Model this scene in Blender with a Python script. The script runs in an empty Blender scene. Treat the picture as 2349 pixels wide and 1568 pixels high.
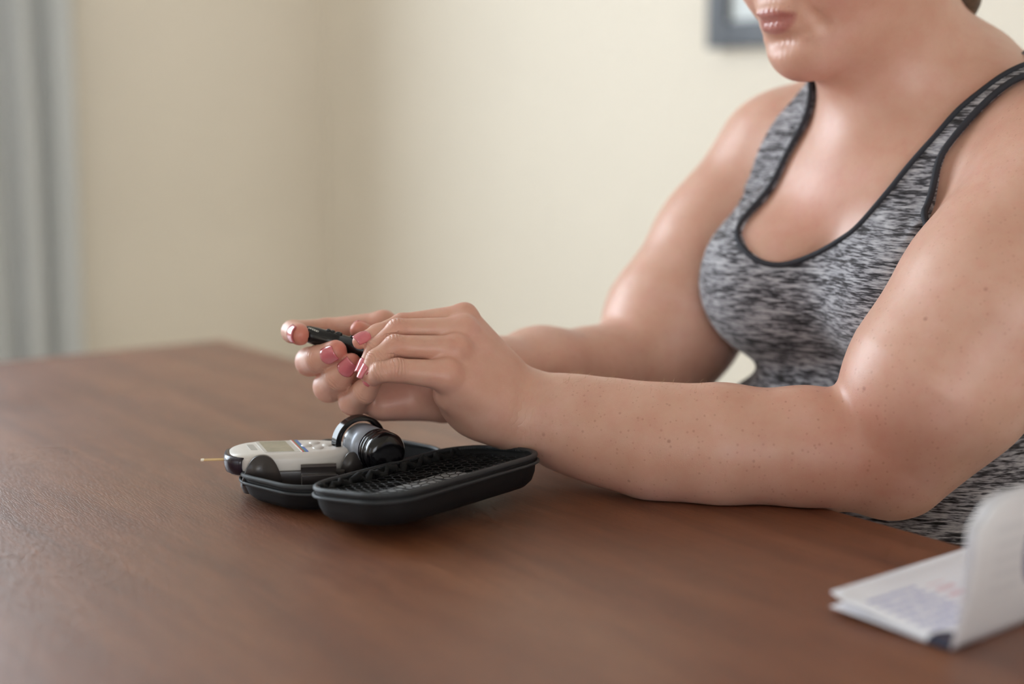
import bpy, bmesh, math, random
import numpy as np
from mathutils import Vector, Matrix, noise as mnoise

scene = bpy.context.scene
# ------------------------------------------------------------------ camera
S = 0.93                      # scale of the whole measured layout
FPX = 3262.0                  # focal length in pixels of a 2349 px wide frame (50 mm)
PITCH = math.radians(8.9)
TZ = 0.75                     # table top height
CAM = np.array([0.0, 0.0, TZ + 0.30 * S])
CP, SP = math.cos(PITCH), math.sin(PITCH)
cam_d = bpy.data.cameras.new('camera')
cam_d.sensor_width = 36.0
cam_d.lens = 50.0
cam_d.clip_start = 0.02
cam = bpy.data.objects.new('camera', cam_d)
scene.collection.objects.link(cam)
cam.location = CAM
cam.rotation_euler = (math.pi / 2 - PITCH, 0, 0)
cam_d.dof.use_dof = True
cam_d.dof.focus_distance = 1.045
cam_d.dof.aperture_fstop = 2.1
scene.camera = cam

# ------------------------------------------------------------------ world, lights, exposure
world = bpy.data.worlds.new('world')
scene.world = world
world.use_nodes = True
world.node_tree.nodes['Background'].inputs[0].default_value = (0.75, 0.85, 1.0, 1)
world.node_tree.nodes['Background'].inputs[1].default_value = 1.0
scene.view_settings.view_transform = 'Standard'
scene.view_settings.look = 'None'
scene.view_settings.gamma = 1.0
scene.view_settings.use_curve_mapping = False
scene.view_settings.exposure = 0.18
cy = scene.cycles
cy.max_bounces = 5; cy.diffuse_bounces = 4; cy.glossy_bounces = 2; cy.transmission_bounces = 4
cy.caustics_reflective = False; cy.caustics_refractive = False
cy.use_adaptive_sampling = True; cy.adaptive_threshold = 0.07; cy.adaptive_min_samples = 12

UD = np.array([0.6, -0.8, 0.0])      # along the person's table edge, towards the camera side
VD = np.array([-0.8, -0.6, 0.0])     # across the table, away from the person
ROOM = np.array([-0.494 * S, 3.8 * S, 0.0])   # corner of the room in view
RU, RV, RH = 6.4, 5.2, 2.65
def room(u, v, z): return ROOM + UD * u + VD * v + np.array([0, 0, z])

def area_light(name, loc, aim, sx, sy, power, col):
    ld = bpy.data.lights.new(name, 'AREA')
    ld.shape = 'RECTANGLE'; ld.size = sx; ld.size_y = sy
    ld.energy = power; ld.color = col
    o = bpy.data.objects.new(name, ld)
    scene.collection.objects.link(o)
    o.location = loc
    d = Vector(aim) - Vector(loc)
    o.rotation_euler = d.to_track_quat('-Z', 'Y').to_euler()
    return o
WIN1 = (1.20, 2.90, 0.85, 2.42)      # window in the left wall: v0, v1, z0, z1
FILL_REAR = (2.2, 4.7, 0.12, 1.75)          # unseen opening added for fill light in the wall behind the camera
FILL_SIDE = (1.6, 3.6, 0.9, 2.3)         # unseen opening added for fill in the wall to the camera's left, along u
area_light('window_daylight', room(0.05, (WIN1[0] + WIN1[1]) / 2, (WIN1[2] + WIN1[3]) / 2),
           room(2.0, (WIN1[0] + WIN1[1]) / 2, (WIN1[2] + WIN1[3]) / 2), WIN1[1] - WIN1[0], WIN1[3] - WIN1[2], 65, (0.84, 0.93, 1.0))
area_light('rear_fill_light', room(RU - 0.06, (FILL_REAR[0] + FILL_REAR[1]) / 2, (FILL_REAR[2] + FILL_REAR[3]) / 2),
           room(RU - 2.0, (FILL_REAR[0] + FILL_REAR[1]) / 2, (FILL_REAR[2] + FILL_REAR[3]) / 2), FILL_REAR[1] - FILL_REAR[0], FILL_REAR[3] - FILL_REAR[2], 60, (0.95, 0.97, 1.0))  # added fill lamp, brightens camera-facing surfaces and the left wall

area_light('side_fill_light', room((FILL_SIDE[0] + FILL_SIDE[1]) / 2, RV - 0.06, (FILL_SIDE[2] + FILL_SIDE[3]) / 2),
           room((FILL_SIDE[0] + FILL_SIDE[1]) / 2, RV - 2.0, (FILL_SIDE[2] + FILL_SIDE[3]) / 2), FILL_SIDE[1] - FILL_SIDE[0], FILL_SIDE[3] - FILL_SIDE[2], 6, (1.0, 0.95, 0.92))  # weak fill lamp added on the camera's left, out of view

# ------------------------------------------------------------------ helpers
COL = scene.collection
def V3(a): return np.array(a, dtype=float)
def P(px, py, d):
    """a point of the place measured from the photograph: pixel and distance along the view axis"""
    d = d * S
    x = d * (px - 1174.5) / FPX
    y = d * (784.0 - py) / FPX
    return CAM + np.array([x, d * CP + y * SP, -d * SP + y * CP])
def RP(r, d): return r * d * S / FPX
def nrm(v):
    v = np.asarray(v, float)
    return v / max(np.linalg.norm(v), 1e-9)

def link(o, parent=None):
    COL.objects.link(o)
    if parent is not None: o.parent = parent
    return o
def mesh_obj(name, verts, faces, mat, parent=None, smooth=True):
    me = bpy.data.meshes.new(name)
    me.from_pydata([tuple(v) for v in verts], [], [tuple(f) for f in faces])
    me.update()
    if smooth:
        me.polygons.foreach_set('use_smooth', [True] * len(me.polygons))
    if mat is not None: me.materials.append(mat)
    return link(bpy.data.objects.new(name, me), parent)
def bm_obj(name, bm, mat, parent=None, smooth=True, sharp=None):
    bmesh.ops.recalc_face_normals(bm, faces=bm.faces[:])
    me = bpy.data.meshes.new(name)
    bm.to_mesh(me); bm.free()
    if smooth: me.polygons.foreach_set('use_smooth', [True] * len(me.polygons))
    if sharp is not None: me.set_sharp_from_angle(angle=math.radians(sharp))
    if mat is not None: me.materials.append(mat)
    return link(bpy.data.objects.new(name, me), parent)
def empty(name, loc=(0, 0, 0)):
    o = bpy.data.objects.new(name, None)
    o.empty_display_size = 0.05
    COL.objects.link(o); o.location = loc
    return o
def tag(o, label=None, cat=None, group=None, kind=None):
    if label: o['label'] = label
    if cat: o['category'] = cat
    if group: o['group'] = group
    if kind: o['kind'] = kind
    return o
def part(o, parent):
    """parent keeping world placement of a mesh built in world coordinates"""
    o.parent = parent
    o.matrix_parent_inverse = Matrix.Translation(parent.location).inverted()
    return o
def box_bm(bm, cx, cy, cz, sx, sy, sz, M=None, bevel=0.0, seg=2):
    m = Matrix.Translation((cx, cy, cz)) @ Matrix.Diagonal((sx, sy, sz, 1))
    r = bmesh.ops.create_cube(bm, size=1.0, matrix=m)
    vs = r['verts']
    if bevel > 0:
        es = list({e for v in vs for e in v.link_edges})
        b = bmesh.ops.bevel(bm, geom=es, offset=bevel, segments=seg, profile=0.6, affect='EDGES')
        vs = list({v for f in b['faces'] for v in f.verts} | {v for v in vs if v.is_valid})
        # all verts of this island
        seen = set(vs); st = list(vs)
        while st:
            v = st.pop()
            for e in v.link_edges:
                w = e.other_vert(v)
                if w not in seen: seen.add(w); st.append(w)
        vs = list(seen)
    if M is not None: bmesh.ops.transform(bm, matrix=M, verts=vs)
    return vs
def tube(points, radii, n=10, closed=False, cap=True, flat=None):
    """swept tube; returns verts, faces. flat = (normal list, factor) flattens the section"""
    pts = [V3(p) for p in points]; m = len(pts)
    if np.isscalar(radii): radii = [radii] * m
    verts, faces = [], []
    up = None
    for i, p in enumerate(pts):
        if closed: t = pts[(i + 1) % m] - pts[i - 1]
        else: t = pts[min(i + 1, m - 1)] - pts[max(i - 1, 0)]
        t = nrm(t)
        if up is None:
            a = np.array([0, 0, 1.0]) if abs(t[2]) < 0.9 else np.array([1.0, 0, 0])
            up = nrm(a - t * a.dot(t))
        else:
            up = nrm(up - t * up.dot(t))
        s = np.cross(t, up)
        for k in range(n):
            a = 2 * math.pi * k / n
            verts.append(p + radii[i] * (math.cos(a) * up + math.sin(a) * s))
    rng = m if closed else m - 1
    for i in range(rng):
        j = (i + 1) % m
        for k in range(n):
            l = (k + 1) % n
            faces.append((i * n + k, i * n + l, j * n + l, j * n + k))
    if cap and not closed:
        faces.append(tuple(range(n - 1, -1, -1)))
        faces.append(tuple((m - 1) * n + k for k in range(n)))
    return verts, faces
def catmull(pts, per=8, closed=False):
    pts = [V3(p) for p in pts]; m = len(pts); out = []
    rng = m if closed else m - 1
    for i in range(rng):
        if closed: a, b, c, d = pts[i - 1], pts[i], pts[(i + 1) % m], pts[(i + 2) % m]
        else: a, b, c, d = pts[max(i - 1, 0)], pts[i], pts[i + 1], pts[min(i + 2, m - 1)]
        for k in range(per):
            t = k / per
            out.append(0.5 * ((2 * b) + (c - a) * t + (2 * a - 5 * b + 4 * c - d) * t * t + (3 * b - a - 3 * c + d) * t ** 3))
    if not closed: out.append(pts[-1])
    return out

# ------------------------------------------------------------------ materials
class N:
    """tiny node helper"""
    def __init__(self, name):
        self.m = bpy.data.materials.new(name); self.m.use_nodes = True
        self.t = self.m.node_tree
        self.b = self.t.nodes['Principled BSDF']
    def n(self, kind, **kw):
        x = self.t.nodes.new(kind)
        for k, v in kw.items():
            if k.startswith('i_'):
                key = k[2:]
                key = int(key) if key.isdigit() else key.replace('_', ' ')
                x.inputs[key].default_value = v
            else: setattr(x, k, v)
        return x
    def l(self, a, b): self.t.links.new(a, b)
    def ramp(self, fac, stops, interp='LINEAR'):
        r = self.n('ShaderNodeValToRGB'); r.color_ramp.interpolation = interp
        e = r.color_ramp.elements
        while len(e) < len(stops): e.new(0.5)
        for el, (p, c) in zip(e, stops):
            el.position = p; el.color = tuple(c) + ((1,) if len(c) == 3 else ())
        self.l(fac, r.inputs[0]); return r
    def mix(self, fac, a, b, blend='MIX'):
        x = self.n('ShaderNodeMix', data_type='RGBA', blend_type=blend)
        for s, v in ((0, fac), (6, a), (7, b)):
            if hasattr(v, 'links'): self.l(v, x.inputs[s])
            elif s == 0: x.inputs[0].default_value = v
            else: x.inputs[s].default_value = tuple(v) + (1,)
        return x.outputs[2]
    def math(self, op, a, b=0.0, c=0.0, clamp=False):
        x = self.n('ShaderNodeMath', operation=op, use_clamp=clamp)
        for i, v in enumerate((a, b, c)):
            if hasattr(v, 'links'): self.l(v, x.inputs[i])
            else: x.inputs[i].default_value = v
        return x.outputs[0]
    def noise(self, scale, detail=2.0, rough=0.5, vec=None, dist=0.0):
        x = self.n('ShaderNodeTexNoise'); x.inputs['Scale'].default_value = scale
        x.inputs['Detail'].default_value = detail; x.inputs['Roughness'].default_value = rough
        x.inputs['Distortion'].default_value = dist
        if vec is not None: self.l(vec, x.inputs['Vector'])
        return x.outputs[0]
    def coord(self, which='Object', scale=(1, 1, 1), rot=(0, 0, 0), loc=(0, 0, 0)):
        tc = self.n('ShaderNodeTexCoord'); mp = self.n('ShaderNodeMapping')
        mp.inputs['Scale'].default_value = scale; mp.inputs['Rotation'].default_value = rot
        mp.inputs['Location'].default_value = loc
        self.l(tc.outputs[which], mp.inputs[0]); return mp.outputs[0]
    def bump(self, h, strength=0.3, dist=0.001, normal=None):
        x = self.n('ShaderNodeBump'); x.inputs['Strength'].default_value = strength
        x.inputs['Distance'].default_value = dist
        self.l(h, x.inputs['Height'])
        if normal is not None: self.l(normal, x.inputs['Normal'])
        self.l(x.outputs[0], self.b.inputs['Normal']); return x.outputs[0]
    def set(self, **kw):
        for k, v in kw.items():
            s = self.b.inputs[k.replace('_', ' ')]
            if hasattr(v, 'links'): self.l(v, s)
            else: s.default_value = (tuple(v) + (1,)) if isinstance(v, tuple) and len(v) == 3 and s.type == 'RGBA' else v
        return self
def plain(name, col, rough=0.5, var=0.06, vscale=40.0, bump=0.0, bscale=300.0, bdist=0.0005, **kw):
    m = N(name)
    c = m.coord('Object')
    n = m.noise(vscale, 3, 0.6, c)
    lo = tuple(max(0, x * (1 - var)) for x in col); hi = tuple(min(1, x * (1 + var)) for x in col)
    m.set(Base_Color=m.ramp(n, [(0.3, lo), (0.7, hi)]).outputs[0], Roughness=rough)
    if bump > 0: m.bump(m.noise(bscale, 3, 0.6, c), bump, bdist)
    m.set(**kw)
    return m.m
def srgb(r, g, b):
    f = lambda c: (c / 255) / 12.92 if c / 255 <= 0.04045 else ((c / 255 + 0.055) / 1.055) ** 2.4
    return (f(r), f(g), f(b))

M_wall = plain('wall_paint', srgb(240, 231, 217), 0.75, 0.015, 3.0, 0.15, 500, 0.0004)
M_ceil = plain('ceiling_paint', srgb(206, 203, 196), 0.85, 0.01, 3.0)
M_white = plain('white_gloss_paint', srgb(236, 236, 232), 0.4, 0.02)
M_floor = N('floor_carpet')
_c = M_floor.coord('Object')
_n = M_floor.noise(220.0, 4, 0.6, _c)
M_floor.set(Base_Color=M_floor.ramp(_n, [(0.3, srgb(205, 196, 180)), (0.7, srgb(228, 220, 206))]).outputs[0], Roughness=0.95)
M_floor.bump(_n, 0.6, 0.004)
M_floor = M_floor.m

# ------------------------------------------------------------------ the room
def slab(name, corners, thick, out, mat):
    """flat slab from 4 corners, thickened along out"""
    o = nrm(out) * thick
    vs = list(corners) + [c + o for c in corners]
    f = [(0, 1, 2, 3), (7, 6, 5, 4), (0, 4, 5, 1), (1, 5, 6, 2), (2, 6, 7, 3), (3, 7, 4, 0)]
    b = mesh_obj(name, vs, f, mat, smooth=False)
    bm = bmesh.new(); bm.from_mesh(b.data); bmesh.ops.recalc_face_normals(bm, faces=bm.faces[:]); bm.to_mesh(b.data); bm.free()
    return tag(b, kind='structure')
def wall_with_window(name, fn, length, win, out):
    """fn(s,z) -> world; a wall with one rectangular opening"""
    a0, a1, z0, z1 = win
    g_s = [0, a0, a1, length]; g_z = [0, z0, z1, RH]
    o = nrm(out) * 0.12
    bm = bmesh.new()
    def quad(a, b, c, d): bm.faces.new([bm.verts.new(tuple(x)) for x in (a, b, c, d)])
    for off in (0, 1):
        for i in range(3):
            for j in range(3):
                if i == 1 and j == 1: continue
                quad(*[fn(s, z) + o * off for s, z in ((g_s[i], g_z[j]), (g_s[i + 1], g_z[j]), (g_s[i + 1], g_z[j + 1]), (g_s[i], g_z[j + 1]))])
    for (p, q) in (((a0, z0), (a1, z0)), ((a1, z0), (a1, z1)), ((a1, z1), (a0, z1)), ((a0, z1), (a0, z0)),
                   ((0, 0), (length, 0)), ((length, 0), (length, RH)), ((length, RH), (0, RH)), ((0, RH), (0, 0))):
        quad(fn(*p), fn(*q), fn(*q) + o, fn(*p) + o)
    bmesh.ops.remove_doubles(bm, verts=bm.verts[:], dist=1e-5)
    return tag(bm_obj(name, bm, M_wall, smooth=False), kind='structure')
wall_with_window('wall_left', lambda s, z: room(0, s, z), RV, WIN1, -UD)
wall_with_window('wall_rear', lambda s, z: room(RU, s, z), RV, FILL_REAR, UD)
slab('wall_right', [room(0, 0, 0), room(RU, 0, 0), room(RU, 0, RH), room(0, 0, RH)], 0.12, -VD, M_wall)
wall_with_window('wall_front', lambda s, z: room(s, RV, z), RU, FILL_SIDE, VD)
slab('floor', [room(0, 0, 0), room(RU, 0, 0), room(RU, RV, 0), room(0, RV, 0)], 0.1, (0, 0, -1), M_floor)
slab('ceiling', [room(0, 0, RH), room(RU, 0, RH), room(RU, RV, RH), room(0, RV, RH)], 0.1, (0, 0, 1), M_ceil)
def basis(ex, ey, ez, loc):
    return Matrix(((ex[0], ey[0], ez[0], loc[0]), (ex[1], ey[1], ez[1], loc[1]), (ex[2], ey[2], ez[2], loc[2]), (0, 0, 0, 1)))
M_glass = N('window_glass'); M_glass.set(Base_Color=(0.9, 0.95, 1.0), Roughness=0.02, Transmission_Weight=1.0, IOR=1.1); M_glass = M_glass.m
def window(name, along, origin, win, inward):
    a0, a1, z0, z1 = win
    M = basis(along, inward, (0, 0, 1), origin + along * (a0 + a1) / 2 + np.array([0, 0, (z0 + z1) / 2]))
    w, h = a1 - a0, z1 - z0
    bm = bmesh.new()
    for x, z, sx, sz in ((-w / 2 + .03, 0, .06, h), (w / 2 - .03, 0, .06, h), (0, h / 2 - .03, w, .06), (0, -h / 2 + .03, w, .06), (0, 0, .05, h)):
        box_bm(bm, x, -0.07, z, sx, 0.06, sz, M, 0.004)
    fr = tag(bm_obj(name, bm, M_white, sharp=40), kind='structure')
    bm = bmesh.new(); box_bm(bm, 0, -0.075, 0, w - .08, 0.006, h - .08, M)
    bm_obj('window_pane', bm, M_glass, fr)
    bm = bmesh.new(); box_bm(bm, 0, 0.005, -h / 2 - 0.02, w + .12, 0.05, 0.035, M, 0.005)
    bm_obj('window_sill', bm, M_white, fr, sharp=40)
    return fr
window('window_1', VD, room(0, 0, 0), WIN1, UD)
window('added_window_rear', VD, room(RU, 0, 0), FILL_REAR, -UD)  # added frame and pane around the rear fill lamp
window('added_window_side', UD, room(0, RV, 0), FILL_SIDE, -VD)  # added frame and pane around the side fill lamp
for nm, a, b, inn in (('baseboard_left', room(0, 0, 0), room(0, RV, 0), UD), ('baseboard_right', room(0, 0, 0), room(RU, 0, 0), VD)):
    d = nrm(b - a); L_ = np.linalg.norm(b - a)
    bm = bmesh.new()
    box_bm(bm, L_ / 2, 0.0085, 0.05, L_ - 0.04, 0.015, 0.1, basis(d, inn, (0, 0, 1), a), 0.003)
    tag(bm_obj(nm, bm, M_white, sharp=40), kind='structure')

# curtain beside the window
M_curt = N('curtain_linen')
_c = M_curt.coord('Object', (260, 260, 30))
M_curt.set(Base_Color=M_curt.ramp(M_curt.noise(3, 3, 0.6, _c), [(0.3, srgb(238, 241, 243)), (0.7, srgb(250, 251, 252))]).outputs[0], Roughness=0.85)
_tr = M_curt.n('ShaderNodeBsdfTranslucent'); _tr.inputs[0].default_value = (0.75, 0.78, 0.78, 1)
_mx = M_curt.n('ShaderNodeMixShader'); _mx.inputs[0].default_value = 0.42
M_curt.l(M_curt.b.outputs[0], _mx.inputs[1]); M_curt.l(_tr.outputs[0], _mx.inputs[2])
M_curt.l(_mx.outputs[0], M_curt.t.nodes['Material Output'].inputs[0])
M_curt = M_curt.m
def curtain(v0, v1, label):
    root = empty('curtain', room(0.1, (v0 + v1) / 2, 0.04))
    nv, nz = 120, 24
    vs, fs = [], []
    for j in range(nz + 1):
        z = 0.04 + (2.5 - 0.04) * j / nz
        for i in range(nv + 1):
            a = i / nv
            ph = a * (v1 - v0) / 0.085 * 2 * math.pi
            amp = 0.030 + 0.008 * math.sin(ph * 0.37 + 1)
            off = 0.095 + amp * math.sin(ph + 0.35 * math.sin(z * 2.1)) + 0.006 * math.sin(ph * 2.3 + z)
            vs.append(room(off, v0 + (v1 - v0) * a + 0.006 * math.sin(z * 3 + a * 9), z))
    w = nv + 1
    for j in range(nz):
        for i in range(nv):
            fs.append((j * w + i, j * w + i + 1, (j + 1) * w + i + 1, (j + 1) * w + i))
    c = mesh_obj('curtain_panel', vs, fs, M_curt)
    md = c.modifiers.new('thick', 'SOLIDIFY'); md.thickness = 0.002
    part(c, root)
    v, f = tube([room(0.1, v0 - 0.06, 2.53), room(0.1, WIN1[1] + 0.2, 2.53)], 0.012, 12)
    part(mesh_obj('curtain_rod', v, f, plain('rod_metal', (0.2, 0.2, 0.2), 0.35, Metallic=1.0)), root)
    return tag(root, label, 'curtain')
curtain(0.665, 1.16, 'pale grey curtain hanging in folds at the left edge beside the beige wall')

# picture on the right wall
M_frame = plain('picture_frame_paint', srgb(88, 92, 100), 0.45, 0.08)
M_mat = plain('picture_mat_board', srgb(232, 238, 240), 0.8, 0.02)
M_print = N('picture_print')
_n = M_print.noise(3.5, 3, 0.5, M_print.coord('Object'))
M_print.set(Base_Color=M_print.ramp(_n, [(0.35, srgb(206, 222, 226)), (0.6, srgb(238, 240, 238)), (0.75, srgb(190, 206, 204))]).outputs[0], Roughness=0.6)
M_print = M_print.m
def picture():
    u0, w = 1.345, 0.42
    z0, h = CAM[2] + 0.117, 0.52
    root = empty('framed_picture', room(u0 + w / 2, 0.0, z0))
    M = basis(UD, VD, (0, 0, 1), room(u0 + w / 2, 0.003, z0 + h / 2))
    t = 0.042
    for x, z, sx, sz in ((-w / 2 + t / 2, 0, t, h), (w / 2 - t / 2, 0, t, h), (0, h / 2 - t / 2, w - 2 * t, t), (0, -h / 2 + t / 2, w - 2 * t, t)):
        bm = bmesh.new(); box_bm(bm, x, 0.012, z, sx, 0.024, sz, M, 0.003)
        part(bm_obj('frame_rail', bm, M_frame, sharp=40), root)
    bm = bmesh.new(); box_bm(bm, 0, 0.006, 0, w - 2 * t, 0.008, h - 2 * t, M)
    part(bm_obj('mat_board', bm, M_mat, smooth=False), root)
    bm = bmesh.new(); box_bm(bm, 0, 0.0108, 0.02, w - 2 * t - 0.12, 0.0016, h - 2 * t - 0.14, M)
    part(bm_obj('picture_print', bm, M_print, smooth=False), root)
    tag(root, 'picture in a dark grey frame hanging on the wall behind the face', 'picture')
picture()

# ------------------------------------------------------------------ the table
TC = np.array([-0.40 * S, 1.94 * S, 0.0])        # far corner of the table top
TL, TW, TT = 1.85, 1.0, 0.034
def tab(u, v, z=0.0): return TC + UD * u + VD * v + np.array([0, 0, TZ + z])
def wood(name, c0, c1, c2, rough, axis_rot):
    m = N(name)
    cw = m.coord('Object', (1, 1, 1), (0, 0, 0))
    rot = m.n('ShaderNodeMapping'); rot.inputs['Rotation'].default_value = (0, 0, axis_rot)
    m.l(cw, rot.inputs[0])
    g1 = m.n('ShaderNodeMapping'); g1.inputs['Scale'].default_value = (1.6, 16, 16); m.l(rot.outputs[0], g1.inputs[0])
    big = m.noise(1.6, 5, 0.62, g1.outputs[0], 0.6)
    g2 = m.n('ShaderNodeMapping'); g2.inputs['Scale'].default_value = (26, 420, 420); m.l(rot.outputs[0], g2.inputs[0])
    fine = m.noise(1.0, 4, 0.65, g2.outputs[0])
    g3 = m.n('ShaderNodeMapping'); g3.inputs['Scale'].default_value = (130, 800, 800); m.l(rot.outputs[0], g3.inputs[0])
    pores = m.noise(1.0, 2, 0.6, g3.outputs[0])
    col = m.ramp(big, [(0.25, c0), (0.5, c1), (0.78, c2)]).outputs[0]
    col = m.mix(m.math('MULTIPLY', m.ramp(fine, [(0.42, (1, 1, 1)), (0.6, (0, 0, 0))]).outputs[0], 0.35), col, tuple(x * 0.55 for x in c0))
    m.set(Base_Color=col)
    blot = m.noise(9, 3, 0.5, rot.outputs[0])
    r = m.n('ShaderNodeMapRange'); m.l(blot, r.inputs[0])
    r.inputs[1].default_value = 0.3; r.inputs[2].default_value = 0.7
    r.inputs[3].default_value = rough - 0.05; r.inputs[4].default_value = rough + 0.08
    m.set(Roughness=r.outputs[0], Specular_IOR_Level=0.7, Coat_Weight=0.35, Coat_Roughness=0.38)
    hgt = m.math('ADD', m.math('MULTIPLY', fine, 0.6), m.ramp(pores, [(0.38, (0, 0, 0)), (0.5, (1, 1, 1))]).outputs[0])
    m.bump(hgt, 0.35, 0.0004)
    return m.m
M_wood = wood('table_walnut', srgb(90, 47, 25), srgb(124, 72, 44), srgb(148, 95, 64), 0.42, math.radians(53.13))
def table():
    root = empty('dining_table', tab(TL / 2, TW / 2, -TZ))
    M = basis(UD, VD, (0, 0, 1), tab(0, 0, 0))
    bm = bmesh.new()
    box_bm(bm, TL / 2, TW / 2, -TT / 2, TL, TW, TT, None, 0.004, 3)
    o = bm_obj('table_top', bm, M_wood, sharp=35); 
    o.data.transform(M); part(o, root)
    for (u, v, su, sv) in ((TL / 2, 0.09, TL - 0.2, 0.022), (TL / 2, TW - 0.09, TL - 0.2, 0.022), (0.09, TW / 2, 0.022, TW - 0.2), (TL - 0.09, TW / 2, 0.022, TW - 0.2)):
        bm = bmesh.new(); box_bm(bm, u, v, -TT - 0.04, su, sv, 0.08, M, 0.002)
        part(bm_obj('apron', bm, M_wood, sharp=35), root)
    for u in (0.09, TL - 0.09):
        for v in (0.09, TW - 0.09):
            bm = bmesh.new()
            vs = box_bm(bm, u, v, -TT - (TZ - TT) / 2, 0.065, 0.065, TZ - TT, None, 0.004)
            for x in bm.verts:
                k = 0.62 if x.co.z < -0.5 else 1.0
                x.co.x = u + (x.co.x - u) * k; x.co.y = v + (x.co.y - v) * k
            o = bm_obj('leg', bm, M_wood, sharp=35); o.data.transform(M); part(o, root)
    tag(root, 'brown walnut dining table with a worn satin top under the hands and case', 'table')
table()

# ------------------------------------------------------------------ the person: an implicit body turned into one mesh
F4 = np.float32
def smin(a, b, k):
    h = np.maximum(k - np.abs(a - b), 0) / k
    return np.minimum(a, b) - h * h * k * 0.25
def smax(a, b, k): return -smin(-a, -b, k)
def cone(p, a, b, r1, r2, w=None, flat=1.0):
    a = np.asarray(a, F4); ba = np.asarray(b, F4) - a
    pa = p - a
    t = np.clip(pa @ ba / max(float(ba @ ba), 1e-12), 0, 1)
    q = pa - t[:, None] * ba
    if w is not None:
        w = np.asarray(w, F4)
        q = q + np.outer(q @ w, w * (1.0 / flat - 1.0))
    return np.sqrt(np.einsum('ij,ij->i', q, q)) - (r1 + (r2 - r1) * t)
def chain(p, joints, k=0.012, w=None, flat=1.0):
    d = None
    for (a, ra), (b, rb) in zip(joints[:-1], joints[1:]):
        e = cone(p, a, b, ra, rb, w, flat)
        d = e if d is None else smin(d, e, k)
    return d
def ell(p, c, r, ax):
    """ellipsoid: centre, radii, 3 axes"""
    q = (p - np.asarray(c, F4)) @ np.asarray(ax, F4).T
    r = np.asarray(r, F4)
    k0 = np.linalg.norm(q / r, axis=1)
    k1 = np.linalg.norm(q / (r * r), axis=1)
    return np.where(k1 > 1e-9, k0 * (k0 - 1.0) / np.maximum(k1, 1e-9), -r.min())

ZA = np.array([0, 0, 1.0])
# torso frame
YAW = math.radians(52)
LT = np.array([math.cos(YAW), -math.sin(YAW), 0])      # her left
FT = np.array([-math.sin(YAW), -math.cos(YAW), 0])     # the way she faces
NK = P(2080, 300, 1.28)                                # base of the neck
def T(l, f, u): return NK + LT * l + FT * f + ZA * u
LEAN = math.radians(18)
FT2 = FT * math.cos(LEAN) - ZA * math.sin(LEAN)
UT2 = FT * math.sin(LEAN) + ZA * math.cos(LEAN)
AXT = np.array([LT, FT, ZA]); AXL = np.array([LT, FT2, UT2])

SH_L = P(2480, 410, 1.14)       # near (left) shoulder
SH_R = P(1768, 352, 1.42)       # far (right) shoulder
def torso(p, cloth=False):
    d = ell(p, T(0, -0.045, -0.19), (0.145, 0.105, 0.20), AXL)
    d = smin(d, ell(p, T(0, 0.024, -0.080), (0.115, 0.062, 0.075), AXL), 0.04)
    bel = ell(p, T(0, 0.022, -0.318), (0.180, 0.146, 0.130), AXT)
    bel = smin(bel, ell(p, T(0, -0.03, -0.50), (0.185, 0.150, 0.15), AXT), 0.05)
    d = smin(d, bel, 0.02)
    # shoulders and trapezius
    for s, sh in ((1, SH_L), (-1, SH_R)):
        d = smin(d, cone(p, T(s * 0.025, -0.045, 0.035), sh * 0.75 + T(0, -0.03, 0) * 0.25 + ZA * 0.012, 0.052, 0.046), 0.05)
        d = smin(d, cone(p, T(s * 0.02, 0.035, -0.045), sh * 0.8 + T(0, 0.03, -0.04) * 0.2, 0.024, 0.04), 0.04)
    b = None
    for s in (1, -1):
        e = ell(p, T(s * 0.072, 0.064, -0.128), (0.071, 0.068, 0.067), AXL)
        b = e if b is None else smin(b, e, 0.06 if cloth else 0.014)
    d = smin(d, b, 0.03)
    if not cloth: d = smax(d, -cone(p, T(-0.004, 0.138, -0.130), T(0.006, 0.101, -0.058), 0.017, 0.002), 0.008)
    # neck
    d = smin(d, cone(p, T(0, -0.018, -0.05), NECK_TOP, 0.066, 0.060), 0.035)
    return d

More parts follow.
